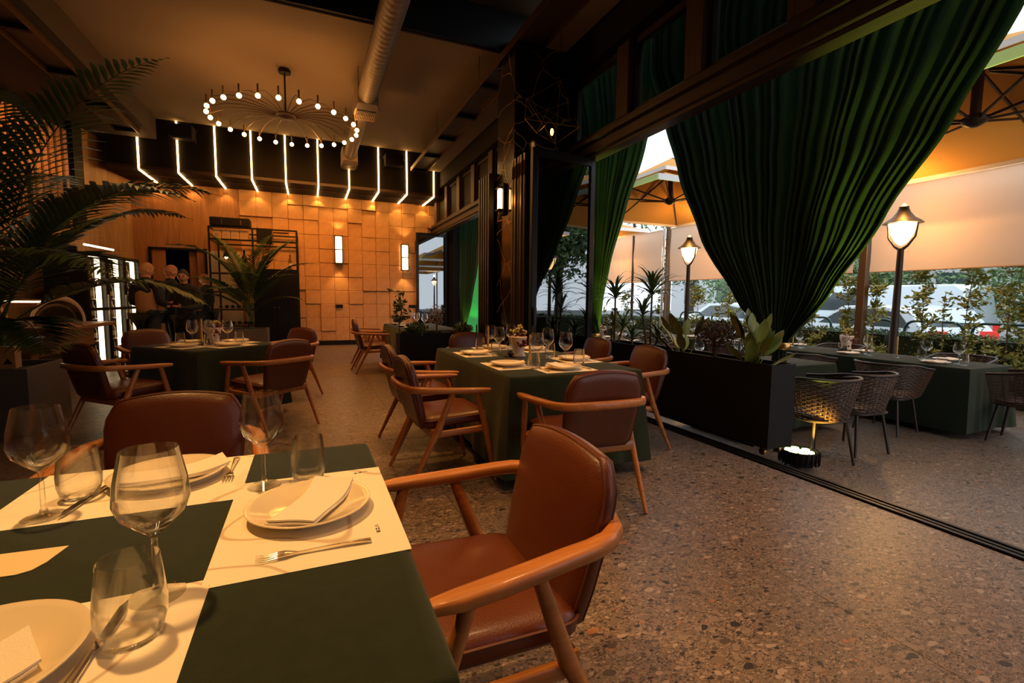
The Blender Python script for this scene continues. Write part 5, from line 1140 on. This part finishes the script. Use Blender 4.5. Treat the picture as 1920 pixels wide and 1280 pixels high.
def person(x, y, rz, H, label, hair, top, vest=None, bald=False, look=0, phone=True, tilt=.2):
    t = thing('person', label, 'person', (x, y, 0), rz, None); k = H/1.75; g = lambda *p: tuple(q*k for q in p)
    V = [g(0, 0, .96), g(0, .0, 1.12), g(0, .01, 1.30), g(0, .0, 1.45), g(0, .01, 1.55)]; E = [(0, 1), (1, 2), (2, 3), (3, 4)]; Rr = [(.15*k, .11*k), (.14*k, .105*k), (.155*k, .115*k), (.085*k, .07*k), (.055*k, .055*k)]
    for s in (-1, 1):
        b = len(V); V += [g(s*.09, 0, .90), g(s*.10, .02, .50), g(s*.11, -.01, .09), g(s*.12, .12, .05)]; E += [(0, b), (b, b+1), (b+1, b+2), (b+2, b+3)]; Rr += [.095*k, .062*k, .042*k, .035*k]
        b = len(V); V += [g(s*.185, .0, 1.42), g(s*.25, -.01, 1.14), g(s*.16, .22, 1.10), g(s*.10, .30, 1.13)]; E += [(3, b), (b, b+1), (b+1, b+2), (b+2, b+3)]; Rr += [.058*k, .043*k, .034*k, .026*k]
    body = skin('body', V, E, Rr, top, t)
    f_ = lambda q, a: tuple((z+a) for z in q) if isinstance(q, tuple) else q+a
    # clothes over the same skeleton
    def sub(idx, name, m_, a, ext=None):
        mp = {v: i for i, v in enumerate(idx)}; skin(name, [V[i] for i in idx], [(mp[p], mp[q]) for p, q in E if p in mp and q in mp], [f_(Rr[i], a) for i in idx], m_, t)
    sub([0, 1, 2, 3, 9, 10, 11, 17, 18, 19], 'shirt', top, .018); 
    sub([0, 5, 6, 7, 13, 14, 15], 'trousers', M_DARK, .016)
    for s, b in ((-1, 5), (1, 13)): obj('shoe', MB().sweep([Vector(V[b+2])+Vector((0, -.05, -.045)), Vector(V[b+2])+Vector((0, .06, -.045)), Vector(V[b+3])+Vector((0, .06, -.025))], [(.045, .045), (.05, .042), (.035, .022)], 10), M_BLACK, t, True)
    if vest: skin('vest', [g(0, 0, .92), V[1], V[2], g(0, 0, 1.42)], [(0, 1), (1, 2), (2, 3)], [(.175*k, .135*k), (.172*k, .135*k), (.19*k, .142*k), (.13*k, .10*k)], vest, t)
    HM = Matrix.Translation(g(0, .03, 1.635)) @ Matrix.Rotation(look, 4, 'Z') @ Matrix.Rotation(-tilt, 4, 'X') @ Matrix.Scale(k*1.02, 4)
    hd = obj('head', head_mesh(HM).cyl(g(0, .005, 1.44), g(0, .025, 1.60), .060*k, .056*k), M_SKIN, t, 80)
    fe = MB()
    for s in (-1, 1): fe.ball((s*.031, .083, .012), .010, 8, 5, (1.2, .6, .7), HM); fe.box(s*.031-.017, s*.031+.017, .086, .094, .030, .036, HM)
    fe.box(-.024, .024, .082, .090, -.062, -.057, HM); obj('facial_features', fe, M_HAIR, hd)
    cap = MB(); vs = []; n, m = 20, 8
    for j in range(m+1):
        for i in range(n):
            a = 2*pi*i/n; front = max(0, sin(a)); v = (j/m)*(1.75-.75*front-.1*abs(cos(a))); r = sin(v); vs.append((r*cos(a)*.082, r*sin(a)*.103-.006, cos(v)*.127))
    cap.add(vs, [(j*n+i, j*n+(i+1) % n, (j+1)*n+(i+1) % n, (j+1)*n+i) for j in range(m) for i in range(n)], HM @ Matrix.Scale(.985 if bald else 1.03, 4)); obj('hair', cap, hair, hd, 80)
    for s in (-1, 1):
        b = Vector(V[12 if s < 0 else 20]); hnd = MB().sweep([b, b+Vector((-s*.03, .05, .01))], [(.026, .020), (.034, .014)], 8)
        for q in range(4): o = (q-1.5)*.016; hnd.sweep([b+Vector((-s*.03+o, .05, .01)), b+Vector((-s*.035+o, .09, .0)), b+Vector((-s*.03+o, .105-.005*abs(q-1.5), .025))], [.009, .008, .007], 6)
        hnd.sweep([b+Vector((s*.015, .02, .01)), b+Vector((s*.03, .05, .03)), b+Vector((s*.02, .075, .045))], [.010, .009, .007], 6); obj('hand', hnd, M_SKIN, t, True)
    obj('collar', MB().sweep([g(.062*cos(a*pi/6), .062*sin(a*pi/6)+.005, 1.505) for a in range(12)], (.010, .016), 6, closed=True), top, t, True)
    return t
person(-2.30, 9.0, radians(-30), 1.74, 'shaven-headed person in a tan vest over a dark shirt, looking down, back half turned', M_SHAV, M_DARK, M_VEST, True, look=radians(-30))
person(-2.18, 9.85, radians(-60), 1.76, 'person in black behind the one in the tan vest, only head and shoulder showing', M_SHAV, M_DARK, None, True, look=radians(0))
person(-1.86, 9.3, radians(160), 1.66, 'dark-haired person in black facing the camera with head bowed', M_HAIR, M_DARK, None, False, look=radians(15), tilt=.12)
person(-1.90, 11.35, radians(80), 1.68, 'person half hidden behind the bottle rack post, reaching out a hand', M_SHAV, M_DARK, None, True, look=radians(20))
ph = thing('phone', 'glowing phone held by the dark-haired person', 'phone', (-1.93, 8.98, 1.12), radians(160)); obj('phone_body', MB().box(-.035, .035, -.004, .004, -.06, .07, bv=.003), M_BLACK, ph)
